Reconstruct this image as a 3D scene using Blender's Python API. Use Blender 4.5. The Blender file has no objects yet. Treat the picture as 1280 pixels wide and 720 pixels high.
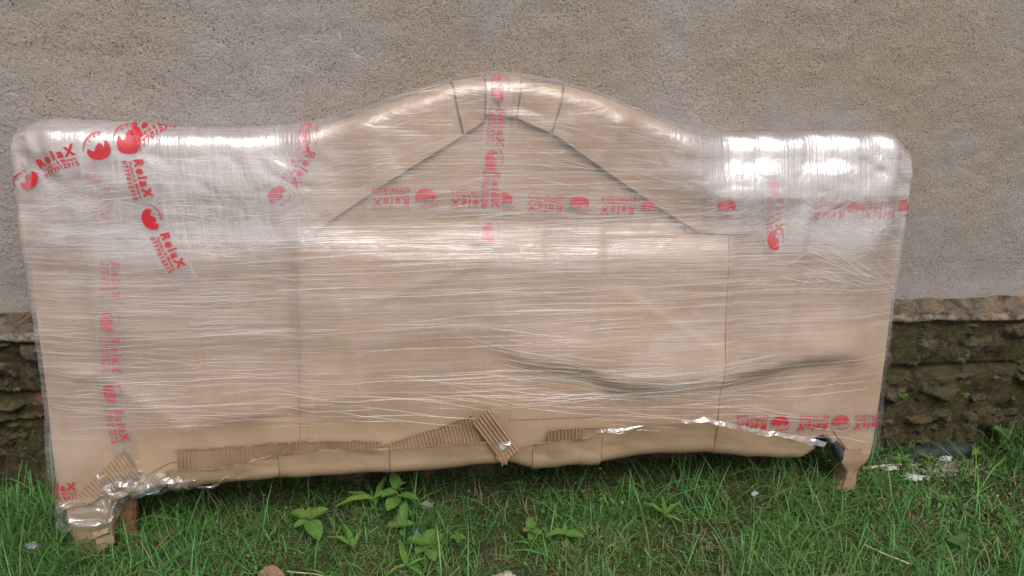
import bpy, bmesh, math, random
import numpy as np
from mathutils import Vector, Matrix
from mathutils.geometry import tessellate_polygon

random.seed(7)
rng = np.random.default_rng(11)
scene = bpy.context.scene
col = scene.collection

# ------------------------------------------------------------------ camera
CAM = (-0.1814, -1.6431, 1.267)
YAW, PITCH, ROLL, FPX = 0.1445, 0.4427, 0.0486, 954.48
cd = bpy.data.cameras.new("camera")
cam = bpy.data.objects.new("camera", cd)
col.objects.link(cam)
_f = Vector((math.sin(YAW) * math.cos(PITCH), math.cos(YAW) * math.cos(PITCH), -math.sin(PITCH)))
_r = Vector((math.cos(YAW), -math.sin(YAW), 0))
_u = _r.cross(_f)
_r2 = _r * math.cos(ROLL) + _u * math.sin(ROLL)
_u2 = -_r * math.sin(ROLL) + _u * math.cos(ROLL)
cam.matrix_world = Matrix((
    (_r2.x, _u2.x, -_f.x, CAM[0]), (_r2.y, _u2.y, -_f.y, CAM[1]),
    (_r2.z, _u2.z, -_f.z, CAM[2]), (0, 0, 0, 1)))
cd.sensor_width = 36.0
cd.lens = FPX / 1280 * 36.0
cd.clip_start = 0.02
cd.clip_end = 500
scene.camera = cam

# ------------------------------------------------------------------ sky and sun (overcast)
SUN_EL, SUN_AZ = math.radians(58), math.radians(172)      # azimuth clockwise from +Y
w = bpy.data.worlds.new("World")
scene.world = w
w.use_nodes = True
nt = w.node_tree
nt.nodes.clear()
sky = nt.nodes.new("ShaderNodeTexSky")
sky.sky_type = 'NISHITA'
sky.sun_disc = False
sky.sun_elevation = SUN_EL
sky.sun_rotation = SUN_AZ
sky.dust_density = 6.0
sky.air_density = 1.0
hs = nt.nodes.new("ShaderNodeHueSaturation")
hs.inputs['Saturation'].default_value = 0.30
bg = nt.nodes.new("ShaderNodeBackground")
bg.inputs['Strength'].default_value = 0.13
wo = nt.nodes.new("ShaderNodeOutputWorld")
nt.links.new(sky.outputs[0], hs.inputs['Color'])
nt.links.new(hs.outputs[0], bg.inputs['Color'])
nt.links.new(bg.outputs[0], wo.inputs['Surface'])

sd = bpy.data.lights.new("sun", 'SUN')
sd.energy = 1.3
sd.angle = math.radians(35)
sd.color = (1.0, 0.965, 0.93)
sun = bpy.data.objects.new("sun", sd)
col.objects.link(sun)
_sd = Vector((math.sin(SUN_AZ) * math.cos(SUN_EL), math.cos(SUN_AZ) * math.cos(SUN_EL), math.sin(SUN_EL)))
sun.rotation_euler = _sd.to_track_quat('Z', 'Y').to_euler()
sun.location = _sd * 5

vs = scene.view_settings
vs.view_transform = 'Standard'
vs.look = 'None'
vs.exposure = 0.35
vs.gamma = 1.0
vs.use_curve_mapping = False
scene.render.engine = 'CYCLES'
scene.cycles.transparent_max_bounces = 16
scene.cycles.max_bounces = 8
scene.cycles.use_denoising = True


# ------------------------------------------------------------------ helpers
def tag(o, label=None, cat=None, group=None, kind=None):
    if label: o["label"] = label
    if cat: o["category"] = cat
    if group: o["group"] = group
    if kind: o["kind"] = kind
    return o


def empty(name, loc=(0, 0, 0)):
    o = bpy.data.objects.new(name, None)
    o.location = loc
    o.empty_display_size = 0.05
    col.objects.link(o)
    return o


def link(name, me, mat, parent=None, smooth=True):
    if mat and not me.materials:
        me.materials.append(mat)
    if smooth:
        me.shade_smooth()
    o = bpy.data.objects.new(name, me)
    col.objects.link(o)
    if parent:
        o.parent = parent
    return o


def mesh_np(name, V, F, attrs=None, uvs=None):
    """V (n,3), F (m,3|4) int array"""
    V = np.asarray(V, dtype=np.float32)
    F = np.asarray(F, dtype=np.int32)
    me = bpy.data.meshes.new(name)
    k = F.shape[1]
    me.vertices.add(len(V))
    me.vertices.foreach_set("co", V.ravel())
    me.loops.add(F.size)
    me.loops.foreach_set("vertex_index", F.ravel())
    me.polygons.add(len(F))
    me.polygons.foreach_set("loop_start", np.arange(0, F.size, k, dtype=np.int32))
    me.polygons.foreach_set("loop_total", np.full(len(F), k, dtype=np.int32))
    if uvs is not None:
        l = me.uv_layers.new(name="map")
        l.data.foreach_set("uv", np.asarray(uvs, dtype=np.float32)[F.ravel()].ravel())
    if attrs:
        for an, a in attrs.items():
            a = np.asarray(a, dtype=np.float32)
            if a.ndim == 1:
                at = me.attributes.new(an, 'FLOAT', 'POINT')
                at.data.foreach_set("value", a)
            else:
                at = me.attributes.new(an, 'FLOAT_COLOR', 'POINT')
                at.data.foreach_set("color", np.c_[a, np.ones(len(a))].astype(np.float32).ravel())
    me.update(calc_edges=True)
    me.validate()
    return me


def grid_faces(nu, nv, base=0):
    i, j = np.meshgrid(np.arange(nu - 1), np.arange(nv - 1), indexing='ij')
    a = (i * nv + j).ravel() + base
    return np.c_[a, a + nv, a + nv + 1, a + 1]


def _h(ix, iy, s):
    n = (ix.astype(np.int64) * 374761393 + iy.astype(np.int64) * 668265263 + s * 974634721) & 0x7fffffff
    n = ((n ^ (n >> 13)) * 1274126177) & 0x7fffffff
    n = n ^ (n >> 16)
    return (n & 0xffff) / 65535.0


def vn(x, y, s=0):
    x = np.asarray(x, float); y = np.asarray(y, float)
    ix = np.floor(x); iy = np.floor(y)
    fx = x - ix; fy = y - iy
    fx = fx * fx * (3 - 2 * fx); fy = fy * fy * (3 - 2 * fy)
    a = _h(ix, iy, s); b = _h(ix + 1, iy, s); c = _h(ix, iy + 1, s); d = _h(ix + 1, iy + 1, s)
    return (a * (1 - fx) + b * fx) * (1 - fy) + (c * (1 - fx) + d * fx) * fy


def fbm(x, y, s=0, o=4):
    r = 0; a = 0.5; t = 0
    for k in range(o):
        r = r + a * vn(x * 2 ** k, y * 2 ** k, s + k * 17)
        t += a; a *= 0.5
    return r / t


def sstep(a, b, x):
    t = np.clip((x - a) / (b - a), 0, 1)
    return t * t * (3 - 2 * t)


# ------------------------------------------------------------------ materials
class NT:
    def __init__(self, name):
        self.m = bpy.data.materials.new(name)
        self.m.use_nodes = True
        self.t = self.m.node_tree
        self.t.nodes.clear()
        self.out = self.t.nodes.new("ShaderNodeOutputMaterial")

    def n(self, typ, **kw):
        nd = self.t.nodes.new("ShaderNode" + typ)
        for k, v in kw.items():
            if k.startswith('_'):
                setattr(nd, k[1:], v)
            else:
                key = int(k[1:]) if k[0] == 'i' and k[1:].isdigit() else k.replace('__', ' ')
                self.s(nd.inputs[key], v)
        return nd

    def s(self, inp, v):
        if isinstance(v, bpy.types.NodeSocket):
            self.t.links.new(v, inp)
        elif isinstance(v, bpy.types.Node):
            self.t.links.new(v.outputs[0], inp)
        else:
            if isinstance(v, (tuple, list)) and len(v) == 3 and inp.type == 'RGBA':
                v = (*v, 1)
            inp.default_value = v

    def noise(self, vec, scale, detail=4, rough=0.55, dist=0.0):
        return self.n("TexNoise", Vector=vec, Scale=scale, Detail=detail, Roughness=rough, Distortion=dist)

    def ramp(self, fac, *stops, interp='LINEAR'):
        r = self.t.nodes.new("ShaderNodeValToRGB")
        r.color_ramp.interpolation = interp
        e = r.color_ramp.elements
        while len(e) < len(stops):
            e.new(0.5)
        for k, (p, c) in enumerate(stops):
            e[k].position = p
            e[k].color = (c, c, c, 1) if not isinstance(c, (tuple, list)) else (*c, 1)
        self.s(r.inputs[0], fac)
        return r

    def mix(self, fac, a, b, mode='MIX'):
        m = self.t.nodes.new("ShaderNodeMix")
        m.data_type = 'RGBA'
        m.blend_type = mode
        m.clamp_factor = True
        self.s(m.inputs[0], fac)
        self.s(m.inputs[6], a)
        self.s(m.inputs[7], b)
        return m.outputs[2]

    def math(self, op, a, b=0.0, clamp=False):
        m = self.n("Math", _operation=op, i0=a, i1=b)
        m.use_clamp = clamp
        return m.outputs[0]

    def bump(self, height, strength=0.5, dist=0.01, normal=None):
        b = self.n("Bump", Strength=strength, Distance=dist, Height=height)
        if normal is not None:
            self.s(b.inputs['Normal'], normal)
        return b.outputs[0]

    def bsdf(self, color, rough=0.8, normal=None, spec=0.3, **kw):
        p = self.n("BsdfPrincipled", Roughness=rough)
        self.s(p.inputs['Base Color'], color)
        self.s(p.inputs['Specular IOR Level'], spec)
        if normal is not None:
            self.s(p.inputs['Normal'], normal)
        for k, v in kw.items():
            self.s(p.inputs[k.replace('__', ' ')], v)
        return p

    def surf(self, sh):
        self.s(self.out.inputs['Surface'], sh)
        return self.m


def m_plaster():
    T = NT("sandy_plaster")
    co = T.n("TexCoord").outputs['Object']
    big = T.noise(co, 1.6, 5, 0.6)
    mid = T.noise(co, 6.5, 5, 0.65, 0.4)
    c = T.mix(T.ramp(big, (0.40, 0.0), (0.60, 1.0)), (0.300, 0.243, 0.195), (0.335, 0.308, 0.300))
    c = T.mix(T.math('MULTIPLY', T.ramp(mid, (0.45, 0.0), (0.75, 1.0)), 0.5), c, (0.240, 0.186, 0.135))
    st_ = T.ramp(T.noise(co, 0.9, 6, 0.62, 0.6), (0.42, 0.0), (0.62, 1.0))
    c = T.mix(T.math('MULTIPLY', st_, 0.35), c, (0.215, 0.178, 0.150))
    grain = T.noise(co, 260, 3, 0.75)
    c = T.mix(T.ramp(grain, (0.34, 0.8), (0.47, 0.0)), c, (0.10, 0.08, 0.06))
    c = T.mix(T.ramp(grain, (0.56, 0.0), (0.75, 0.6)), c, (0.52, 0.46, 0.40))
    pit = T.n("TexVoronoi", Vector=co, Scale=110.0)
    pits = T.ramp(pit.outputs['Distance'], (0.10, 1.0), (0.22, 0.0))
    sel = T.ramp(T.noise(co, 23, 2), (0.5, 0.0), (0.6, 1.0))
    pm = T.math('MULTIPLY', pits, sel)
    c = T.mix(T.math('MULTIPLY', pm, 0.75), c, (0.07, 0.055, 0.04))
    # chalky rubbed spots
    gv_ = T.ramp(T.noise(co, 3.2, 4, 0.6, 0.5), (0.54, 0.0), (0.68, 1.0))
    c = T.mix(T.math('MULTIPLY', gv_, 0.55), c, (0.265, 0.243, 0.240))
    ch = T.ramp(T.noise(co, 9, 6, 0.75, 1.2), (0.67, 0.0), (0.73, 1.0))
    c = T.mix(T.math('MULTIPLY', ch, 0.6), c, (0.58, 0.55, 0.52))
    # damp, grey streaked foot of the render
    sx = T.n("SeparateXYZ", Vector=co)
    damp = T.ramp(T.math('ADD', sx.outputs[2], T.math('MULTIPLY', mid.outputs[0], 0.25)), (0.50, 1.0), (0.82, 0.0))
    c = T.mix(T.math('MULTIPLY', damp, 0.45), c, (0.15, 0.13, 0.115))
    hgt = T.math('ADD', T.math('MULTIPLY', grain.outputs[0], 0.6), T.math('MULTIPLY', T.noise(co, 70, 4, 0.6).outputs[0], 0.8))
    hgt = T.math('SUBTRACT', hgt, T.math('MULTIPLY', pm, 0.5))
    return T.surf(T.bsdf(c, 0.95, T.bump(hgt, 0.9, 0.0045), 0.15))


def m_ledge():
    T = NT("lichen_ledge_mortar")
    co = T.n("TexCoord").outputs['Object']
    n1 = T.noise(co, 24, 7, 0.78, 0.6)
    c = T.mix(T.ramp(n1, (0.40, 0.0), (0.60, 1.0)), (0.040, 0.031, 0.021), (0.150, 0.120, 0.088))
    o = T.ramp(T.noise(co, 9.5, 5, 0.65, 0.8), (0.53, 0.0), (0.61, 1.0))
    c = T.mix(T.math('MULTIPLY', o, 0.8), c, (0.23, 0.110, 0.034))
    m = T.ramp(T.noise(co, 18, 5, 0.7), (0.55, 0.0), (0.66, 1.0))
    c = T.mix(T.math('MULTIPLY', m, 0.8), c, (0.055, 0.045, 0.025))
    # bare pale mortar along the chipped lip
    zz_ = T.math('ADD', T.n("SeparateXYZ", Vector=co).outputs[2], T.math('MULTIPLY', T.noise(co, 25, 4, 0.7).outputs[0], 0.020))
    lipm = T.ramp(zz_, (0.4215, 1.0), (0.4255, 0.0))
    c = T.mix(T.math('MULTIPLY', lipm, T.ramp(T.noise(co, 33, 4, 0.7), (0.46, 0.0), (0.62, 0.7))), c, (0.26, 0.24, 0.21))
    return T.surf(T.bsdf(c, 0.95, T.bump(T.noise(co, 60, 6, 0.7).outputs[0], 0.8, 0.012), 0.15))


def m_stone(name, tint, moss):
    T = NT(name)
    tc = T.n("TexCoord").outputs['Object']
    gp = T.n("NewGeometry").outputs['Position']
    rnd = T.n("ObjectInfo").outputs['Random']
    n1 = T.noise(gp, 30, 8, 0.80, 0.4)
    c = T.mix(T.ramp(n1, (0.38, 0.0), (0.62, 1.0)), (0.030, 0.022, 0.013), tint)
    c = T.mix(T.math('MULTIPLY', T.ramp(rnd, (0.55, 0.0), (1.0, 0.55)), T.ramp(T.noise(gp, 30, 4), (0.45, 0.0), (0.6, 1.0))), c, (0.21, 0.19, 0.165))
    mo = T.ramp(T.noise(gp, 13, 6, 0.7, 0.6), (0.45, 0.0), (0.62, 1.0))
    c = T.mix(T.math('MULTIPLY', mo, moss), c, (0.092, 0.092, 0.028))
    li = T.ramp(T.noise(gp, 17, 6, 0.7, 0.9), (0.57, 0.0), (0.66, 1.0))
    c = T.mix(T.math('MULTIPLY', li, 0.65), c, (0.235, 0.125, 0.04))
    wh = T.ramp(T.noise(gp, 55, 6, 0.78), (0.56, 0.0), (0.68, 1.0))
    c = T.mix(T.math('MULTIPLY', wh, 0.6), c, (0.26, 0.235, 0.20))
    hb = T.math('ADD', T.noise(gp, 60, 8, 0.8).outputs[0], T.math('MULTIPLY', mo, 0.4))
    return T.surf(T.bsdf(c, 0.95, T.bump(hb, 1.0, 0.022), 0.12))


def m_ground():
    T = NT("bare_soil")
    co = T.n("TexCoord").outputs['Object']
    n1 = T.noise(co, 9, 6, 0.7)
    n2 = T.noise(co, 90, 5, 0.75)
    c = T.mix(T.ramp(n1, (0.35, 0.0), (0.65, 1.0)), (0.050, 0.033, 0.020), (0.115, 0.080, 0.052))
    c = T.mix(T.ramp(n2, (0.4, 0.7), (0.6, 0.0)), c, (0.03, 0.022, 0.014))
    g = T.ramp(T.noise(co, 3.5, 5, 0.65), (0.38, 0.0), (0.55, 1.0))
    c = T.mix(T.math('MULTIPLY', g, 0.75), c, (0.040, 0.052, 0.018))
    return T.surf(T.bsdf(c, 0.97, T.bump(n2.outputs[0], 1.0, 0.012), 0.1))


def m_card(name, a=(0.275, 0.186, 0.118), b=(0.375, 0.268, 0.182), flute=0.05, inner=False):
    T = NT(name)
    uv = T.n("UVMap").outputs[0]
    blot = T.noise(uv, 4.5, 5, 0.6)
    c = T.mix(T.ramp(blot, (0.35, 0.0), (0.65, 1.0)), a, b)
    # faint flute lines telegraphing through the liner, running up the sheet
    mp = T.n("Mapping", Vector=uv, Scale=(1, 0.02, 1))
    fl = T.n("TexWave", Vector=mp, Scale=42.0, Distortion=0.6, Detail=2.0, _wave_type='BANDS', _bands_direction='X')
    st = T.noise(T.n("Mapping", Vector=uv, Scale=(160, 5, 1)), 1.0, 3, 0.6)
    c = T.mix(T.math('MULTIPLY', T.ramp(st, (0.4, 1.0), (0.62, 0.0)), 0.10), c, (0.19, 0.12, 0.072))
    fib = T.noise(uv, 420, 3, 0.7)
    c = T.mix(T.ramp(fib, (0.30, 0.25), (0.45, 0.0)), c, (0.22, 0.13, 0.07))
    sc = T.ramp(T.noise(T.n("Mapping", Vector=uv, Scale=(3, 9, 1)), 6, 5, 0.75, 1.0), (0.64, 0.0), (0.72, 1.0))
    c = T.mix(T.math('MULTIPLY', sc, 0.35), c, (0.42, 0.33, 0.25))
    stn = T.ramp(T.noise(uv, 2.6, 6, 0.7, 0.8), (0.55, 0.0), (0.72, 1.0))
    c = T.mix(T.math('MULTIPLY', stn, 0.35), c, (0.20, 0.135, 0.085))
    hb = T.math('ADD', T.math('MULTIPLY', fl.outputs[1] if len(fl.outputs) > 1 else fl.outputs[0], flute), T.math('MULTIPLY', blot.outputs[0], 1.5))
    return T.surf(T.bsdf(c, 0.78, T.bump(hb, 0.35, 0.004), 0.25))


def m_film(name, haze=0.30, rough=0.10, wr=(5.0, 330.0), wstr=0.55, gain=1.7, tint=(0.80, 0.775, 0.77)):
    """stretch film: clear plastic, milky where it is wound several times, finely rippled"""
    T = NT(name)
    uv = T.n("UVMap").outputs[0]
    at = T.n("Attribute", _attribute_name="layers").outputs['Fac']
    wv = T.noise(T.n("Mapping", Vector=uv, Scale=(wr[0], wr[1], 1)), 1.0, 4, 0.62, 0.15)
    wv2 = T.noise(T.n("Mapping", Vector=uv, Scale=(wr[0] * 0.5, wr[1] * 0.3, 1)), 1.0, 3, 0.6, 0.3)
    cr = T.noise(uv, 16, 5, 0.65, 0.6)
    hgt = T.math('ADD', T.math('MULTIPLY', wv.outputs[0], 0.7), T.math('ADD', wv2.outputs[0], T.math('MULTIPLY', cr.outputs[0], 1.6)))
    nrm = T.bump(hgt, wstr, 0.0045)
    fold = T.ramp(wv, (0.40, 0.55), (0.70, 1.35))
    lump = T.ramp(cr, (0.3, 0.7), (0.7, 1.2))
    hz = T.math('MULTIPLY', T.math('MULTIPLY', T.math('MULTIPLY', at, haze), fold), lump, True)
    dif = T.n("BsdfDiffuse", Color=tint, Normal=nrm)
    trl = T.n("BsdfTranslucent", Color=tint, Normal=nrm)
    milk = T.n("MixShader", i0=0.25, i1=dif, i2=trl)
    clear = T.n("BsdfTransparent", Color=(0.97, 0.965, 0.97))
    body = T.n("MixShader", i0=hz, i1=clear, i2=milk)
    gl = T.n("BsdfGlossy", Color=(1, 1, 1), Roughness=rough, Normal=nrm)
    shn = T.math('MINIMUM', T.math('MULTIPLY', at, 1.8), 1.6)
    fr = T.math('MULTIPLY', T.math('MULTIPLY', T.math('MINIMUM', T.n("Fresnel", IOR=1.5).outputs[0], 0.075), gain), shn, True)
    return T.surf(T.n("MixShader", i0=fr, i1=body, i2=gl))


def m_simple(name, c, rough=0.6, spec=0.4, var=0.25, scale=40, bumpd=0.002, **kw):
    T = NT(name)
    co = T.n("TexCoord").outputs['Object']
    n = T.noise(co, scale, 5, 0.65)
    cc = T.mix(T.ramp(n, (0.35, 0.0), (0.65, 1.0)), tuple(x * (1 - var) for x in c), tuple(min(1, x * (1 + var)) for x in c))
    return T.surf(T.bsdf(cc, rough, T.bump(n.outputs[0], 0.6, bumpd), spec, **kw))


def m_print():
    T = NT("red_print_ink")
    uv = T.n("TexCoord").outputs['Object']
    n = T.noise(uv, 160, 4, 0.7)
    p = T.bsdf((0.43, 0.008, 0.020), 0.35, None, 0.5)
    tr = T.n("BsdfTransparent", Color=(1, 1, 1))
    f = T.ramp(n, (0.30, 0.55), (0.42, 0.95))
    return T.surf(T.n("MixShader", i0=f, i1=tr, i2=p))


def m_leaf(name="leaf_blades", trans=0.35):
    T = NT(name)
    at = T.n("Attribute", _attribute_name="col").outputs['Color']
    d = T.bsdf(at, 0.55, None, 0.35)
    t = T.n("BsdfTranslucent", Color=at)
    return T.surf(T.n("MixShader", i0=trans, i1=d, i2=t))


def m_weed(name, c1, c2):
    T = NT(name)
    co = T.n("TexCoord").outputs['Object']
    n = T.noise(co, 9, 5, 0.65)
    ri = T.n("ObjectInfo").outputs['Random']
    c = T.mix(T.ramp(n, (0.3, 0.0), (0.7, 1.0)), c1, c2)
    c = T.mix(T.math('MULTIPLY', ri, 0.45), c, (c2[0] * 1.5, c2[1] * 1.05, c2[2] * 0.7))
    xyz = T.n("SeparateXYZ", Vector=co)
    ay_ = T.math('ABSOLUTE', xyz.outputs[1])
    vein = T.math('SINE', T.math('MULTIPLY', T.math('SUBTRACT', xyz.outputs[0], T.math('MULTIPLY', ay_, 0.9)), 52.0))
    rib_ = T.ramp(ay_, (0.0, 1.0), (0.022, 0.0))
    lines = T.math('MAXIMUM', T.ramp(vein, (0.86, 0.0), (1.0, 0.6)), rib_)
    c = T.mix(T.math('MULTIPLY', lines, 0.5), c, (c2[0] * 1.9, c2[1] * 1.45, c2[2] * 1.6))
    spot = T.ramp(T.noise(co, 14, 4, 0.7), (0.68, 0.0), (0.72, 1.0))
    c = T.mix(T.math('MULTIPLY', spot, 0.6), c, (0.10, 0.08, 0.03))
    d = T.bsdf(c, 0.55, T.bump(T.math('SUBTRACT', n.outputs[0], lines), 0.5, 0.02), 0.3)
    t = T.n("BsdfTranslucent", Color=c)
    return T.surf(T.n("MixShader", i0=0.3, i1=d, i2=t))


M = dict(
    plaster=m_plaster(), ledge=m_ledge(),
    stone_hi=m_stone("weathered_stone", (0.215, 0.176, 0.130), 0.40),
    stone_lo=m_stone("mossy_stone", (0.195, 0.152, 0.098), 0.75),
    mortar=m_stone("dark_mortar", (0.120, 0.090, 0.056), 0.7),
    ground=m_ground(),
    card=m_card("kraft_cardboard"),
    card2=m_card("kraft_cardboard_flap", (0.260, 0.174, 0.112), (0.355, 0.250, 0.172)),
    card_shaded=m_card("kraft_cardboard_bottom_shaded", (0.205, 0.137, 0.082), (0.262, 0.182, 0.115)),  # bottom flaps and legs: shade on them is painted in as darker kraft
    flute=m_card("corrugated_medium", (0.23, 0.145, 0.088), (0.29, 0.19, 0.12), 0.0),
    torn=m_card("torn_paper_edge", (0.37, 0.27, 0.18), (0.45, 0.34, 0.24), 0.0),
    film=m_film("stretch_film", 0.33, 0.13, (5.0, 260.0), 0.35, 1.3, tint=(0.84, 0.785, 0.785)),
    film_v=m_film("stretch_film_shoulder", 0.36, 0.16, (200.0, 9.0), 0.36, 3.9, tint=(0.84, 0.80, 0.82)),
    film_l=m_film("stretch_film_left_shoulder", 0.33, 0.15, (200.0, 9.0), 0.36, 1.9, tint=(0.84, 0.80, 0.82)),
    film_c=m_film("crumpled_film", 0.17, 0.07, (30.0, 36.0), 0.55, 2.3, (0.82, 0.81, 0.81)),
    tape=m_film("clear_tape", 0.10, 0.10, (9.0, 60.0), 0.15, 0.9),
    ink=m_print(),
    black_film=m_simple("black_wrapping_film", (0.022, 0.023, 0.026), 0.28, 0.6, 0.4, 60, 0.004),
    wood=m_simple("brown_timber", (0.12, 0.062, 0.032), 0.7, 0.3, 0.4, 55),
    grass=m_leaf(),
    straw=m_simple("dry_straw", (0.22, 0.18, 0.115), 0.8, 0.2, 0.4, 30),
    weed=m_weed("weed_leaf", (0.068, 0.165, 0.028), (0.115, 0.235, 0.046)),
    weed2=m_weed("weed_leaf_dark", (0.04, 0.105, 0.025), (0.07, 0.16, 0.04)),
    stem=m_weed("weed_stem", (0.11, 0.16, 0.05), (0.14, 0.2, 0.07)),
)


# ------------------------------------------------------------------ ground
def gz(x, y):
    """height of the soil"""
    x = np.asarray(x, float); y = np.asarray(y, float)
    s = np.clip(x, -1.6, 0.85)
    z = -0.014 + 0.0275 * s
    near = np.exp(-(np.maximum(np.abs(x) - 2.5, 0) + np.maximum(-y - 2.5, 0)) * 0.3)
    z = z + (fbm(x * 5 + 3, y * 5, 5, 4) - 0.5) * 0.030 * near
    # soil banked up against the foot of the wall on the right, and a scraped hollow
    z = z - 0.014 * sstep(0.95, 1.15, x) * sstep(-0.45, -0.1, y)
    z = z - 0.012 * np.exp(-((x - 1.20) / 0.12) ** 2 - ((y + 0.28) / 0.06) ** 2)
    return z


xs = np.unique(np.concatenate([np.linspace(-60, -8, 14), np.linspace(-8, -2, 16), np.arange(-2, 2.2, 0.02), np.linspace(2.2, 8, 16), np.linspace(8, 60, 14)]))
ys = np.unique(np.concatenate([np.linspace(-60, -8, 14), np.linspace(-8, -2, 16), np.arange(-2, 0.06, 0.02), np.linspace(0.1, 12, 10), np.linspace(12, 60, 8)]))
gx, gy = np.meshgrid(xs, ys, indexing='ij')
zz = gz(gx, gy) + (vn(gx * 40, gy * 40, 3) - 0.5) * 0.008 * (np.abs(gx) < 2.2) * (gy > -2)
o = link("ground", mesh_np("ground", np.c_[gx.ravel(), gy.ravel(), zz.ravel()], grid_faces(len(xs), len(ys))), M['ground'])
tag(o, kind="structure")

# ------------------------------------------------------------------ wall
WX0, WX1 = -3.2, 3.4
wx = np.arange(WX0, WX1 + 0.001, 0.0125)
wz = np.arange(0.425, 2.9, 0.0125)
ax, az = np.meshgrid(wx, wz, indexing='ij')
ay = -(fbm(ax * 1.1, az * 1.1, 21, 3) - 0.5) * 0.014 - (vn(ax * 38, az * 38, 31) - 0.5) * 0.0035
ay = ay - 0.008 * sstep(0.50, 0.43, az)
# scraped hollows and blobs of plaster
for (cx, cz, r, d) in [(0.418, 0.927, 0.02, -0.004), (1.09, 0.878, 0.014, -0.005), (1.04, 1.0, 0.014, -0.004), (0.76, 1.05, 0.03, -0.003), (1.19, 0.80, 0.02, -0.005)]:
    ay += d * np.exp(-(((ax - cx) / r) ** 2 + ((az - cz) / (r * 0.45)) ** 2))
V = np.c_[ax.ravel(), ay.ravel(), az.ravel()]
F = grid_faces(len(wx), len(wz))
nV = len(V)
back = V.copy(); back[:, 1] = 0.22
rim = np.concatenate([np.arange(len(wz)), np.arange(1, len(wx)) * len(wz) + len(wz) - 1,
                      (len(wx) - 1) * len(wz) + np.arange(len(wz) - 2, -1, -1), np.arange(len(wx) - 2, 0, -1) * len(wz)])
Fr = np.c_[rim, np.roll(rim, -1), np.roll(rim, -1) + nV, rim + nV]
Fb = (F + nV)[:, ::-1]
wall = link("wall", mesh_np("wall", np.r_[V, back], np.r_[F, Fr, Fb]), M['plaster'])
tag(wall, "rough sandy grey-brown plastered wall on a dark stone plinth behind the wrapped headboard", "wall")


def slab(name, x0, x1, pts, mat, parent, dx=0.012, amp=0.004, seed=1, kz=30):
    """extrude a (y, z) profile along x with weathering"""
    X = np.arange(x0, x1 + 1e-6, dx)
    P = np.array(pts)
    # resample the profile
    d = np.r_[0, np.cumsum(np.hypot(*np.diff(P, axis=0).T))]
    s = np.linspace(0, d[-1], max(8, int(d[-1] / 0.010)))
    py = np.interp(s, d, P[:, 0]); pz = np.interp(s, d, P[:, 1])
    gx, gs = np.meshgrid(X, s, indexing='ij')
    yy = np.broadcast_to(py, gx.shape) - (fbm(gx * kz * 0.5, gs * kz + 9, seed, 4) - 0.5) * amp * 4
    z2 = np.broadcast_to(pz, gx.shape) + (fbm(gx * kz * 0.5 + 40, gs * kz, seed + 3, 4) - 0.5) * amp * 3
    return link(name, mesh_np(name, np.c_[gx.ravel(), yy.ravel(), z2.ravel()], grid_faces(len(X), len(s))), mat, parent)


slab("ledge", WX0, WX1, [(0.02, 0.447), (-0.006, 0.440), (-0.050, 0.418), (-0.064, 0.410), (-0.066, 0.398), (-0.03, 0.394), (0.0, 0.394)], M['ledge'], wall, amp=0.0045, seed=71, kz=26)
slab("mortar_bed", WX0, WX1, [(0.0, 0.402), (-0.050, 0.398), (-0.050, 0.264), (-0.032, 0.250), (-0.060, 0.236), (-0.066, -0.10)], M['mortar'], wall, amp=0.006, seed=81, kz=22)

# stones of the plinth
stone_meshes = []
for k in range(14):
    bm = bmesh.new()
    bmesh.ops.create_cube(bm, size=1.0)
    bmesh.ops.subdivide_edges(bm, edges=bm.edges[:], cuts=11, use_grid_fill=True)
    r = random.Random(100 + k)
    sk = [r.uniform(-0.16, 0.16) for _ in range(6)]
    for v in bm.verts:
        p = v.co * 2
        q = Vector((math.copysign(abs(p.x) ** 1.0, p.x), p.y, p.z))
        L4 = (abs(q.x) ** 5 + abs(q.y) ** 5 + abs(q.z) ** 5) ** (1 / 5)
        q = q / L4 * 1.0 if L4 > 0 else q
        q *= 0.5
        q.x += sk[0] * q.z + sk[1] * q.z * q.x
        q.z += sk[2] * q.x + sk[3] * q.x * q.z
        n1 = float(fbm(np.array(q.x * 3.2 + k * 5), np.array(q.z * 3.2 + q.y * 2), 50 + k, 4)) - 0.5
        n2 = float(vn(np.array(q.x * 9 + k * 3), np.array(q.z * 9 + q.y * 4), 60 + k)) - 0.5
        n3 = float(fbm(np.array(q.x * 15 + k), np.array(q.z * 15 + q.y * 9), 65 + k, 3)) - 0.5
        q *= 1 + 0.20 * n2 + 0.10 * n3
        q.y -= 0.7 * n1 + 0.22 * n3
        v.co = q
    me = bpy.data.meshes.new("stone")
    bm.to_mesh(me); bm.free()
    stone_meshes.append(me)
sr = random.Random(5)


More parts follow.
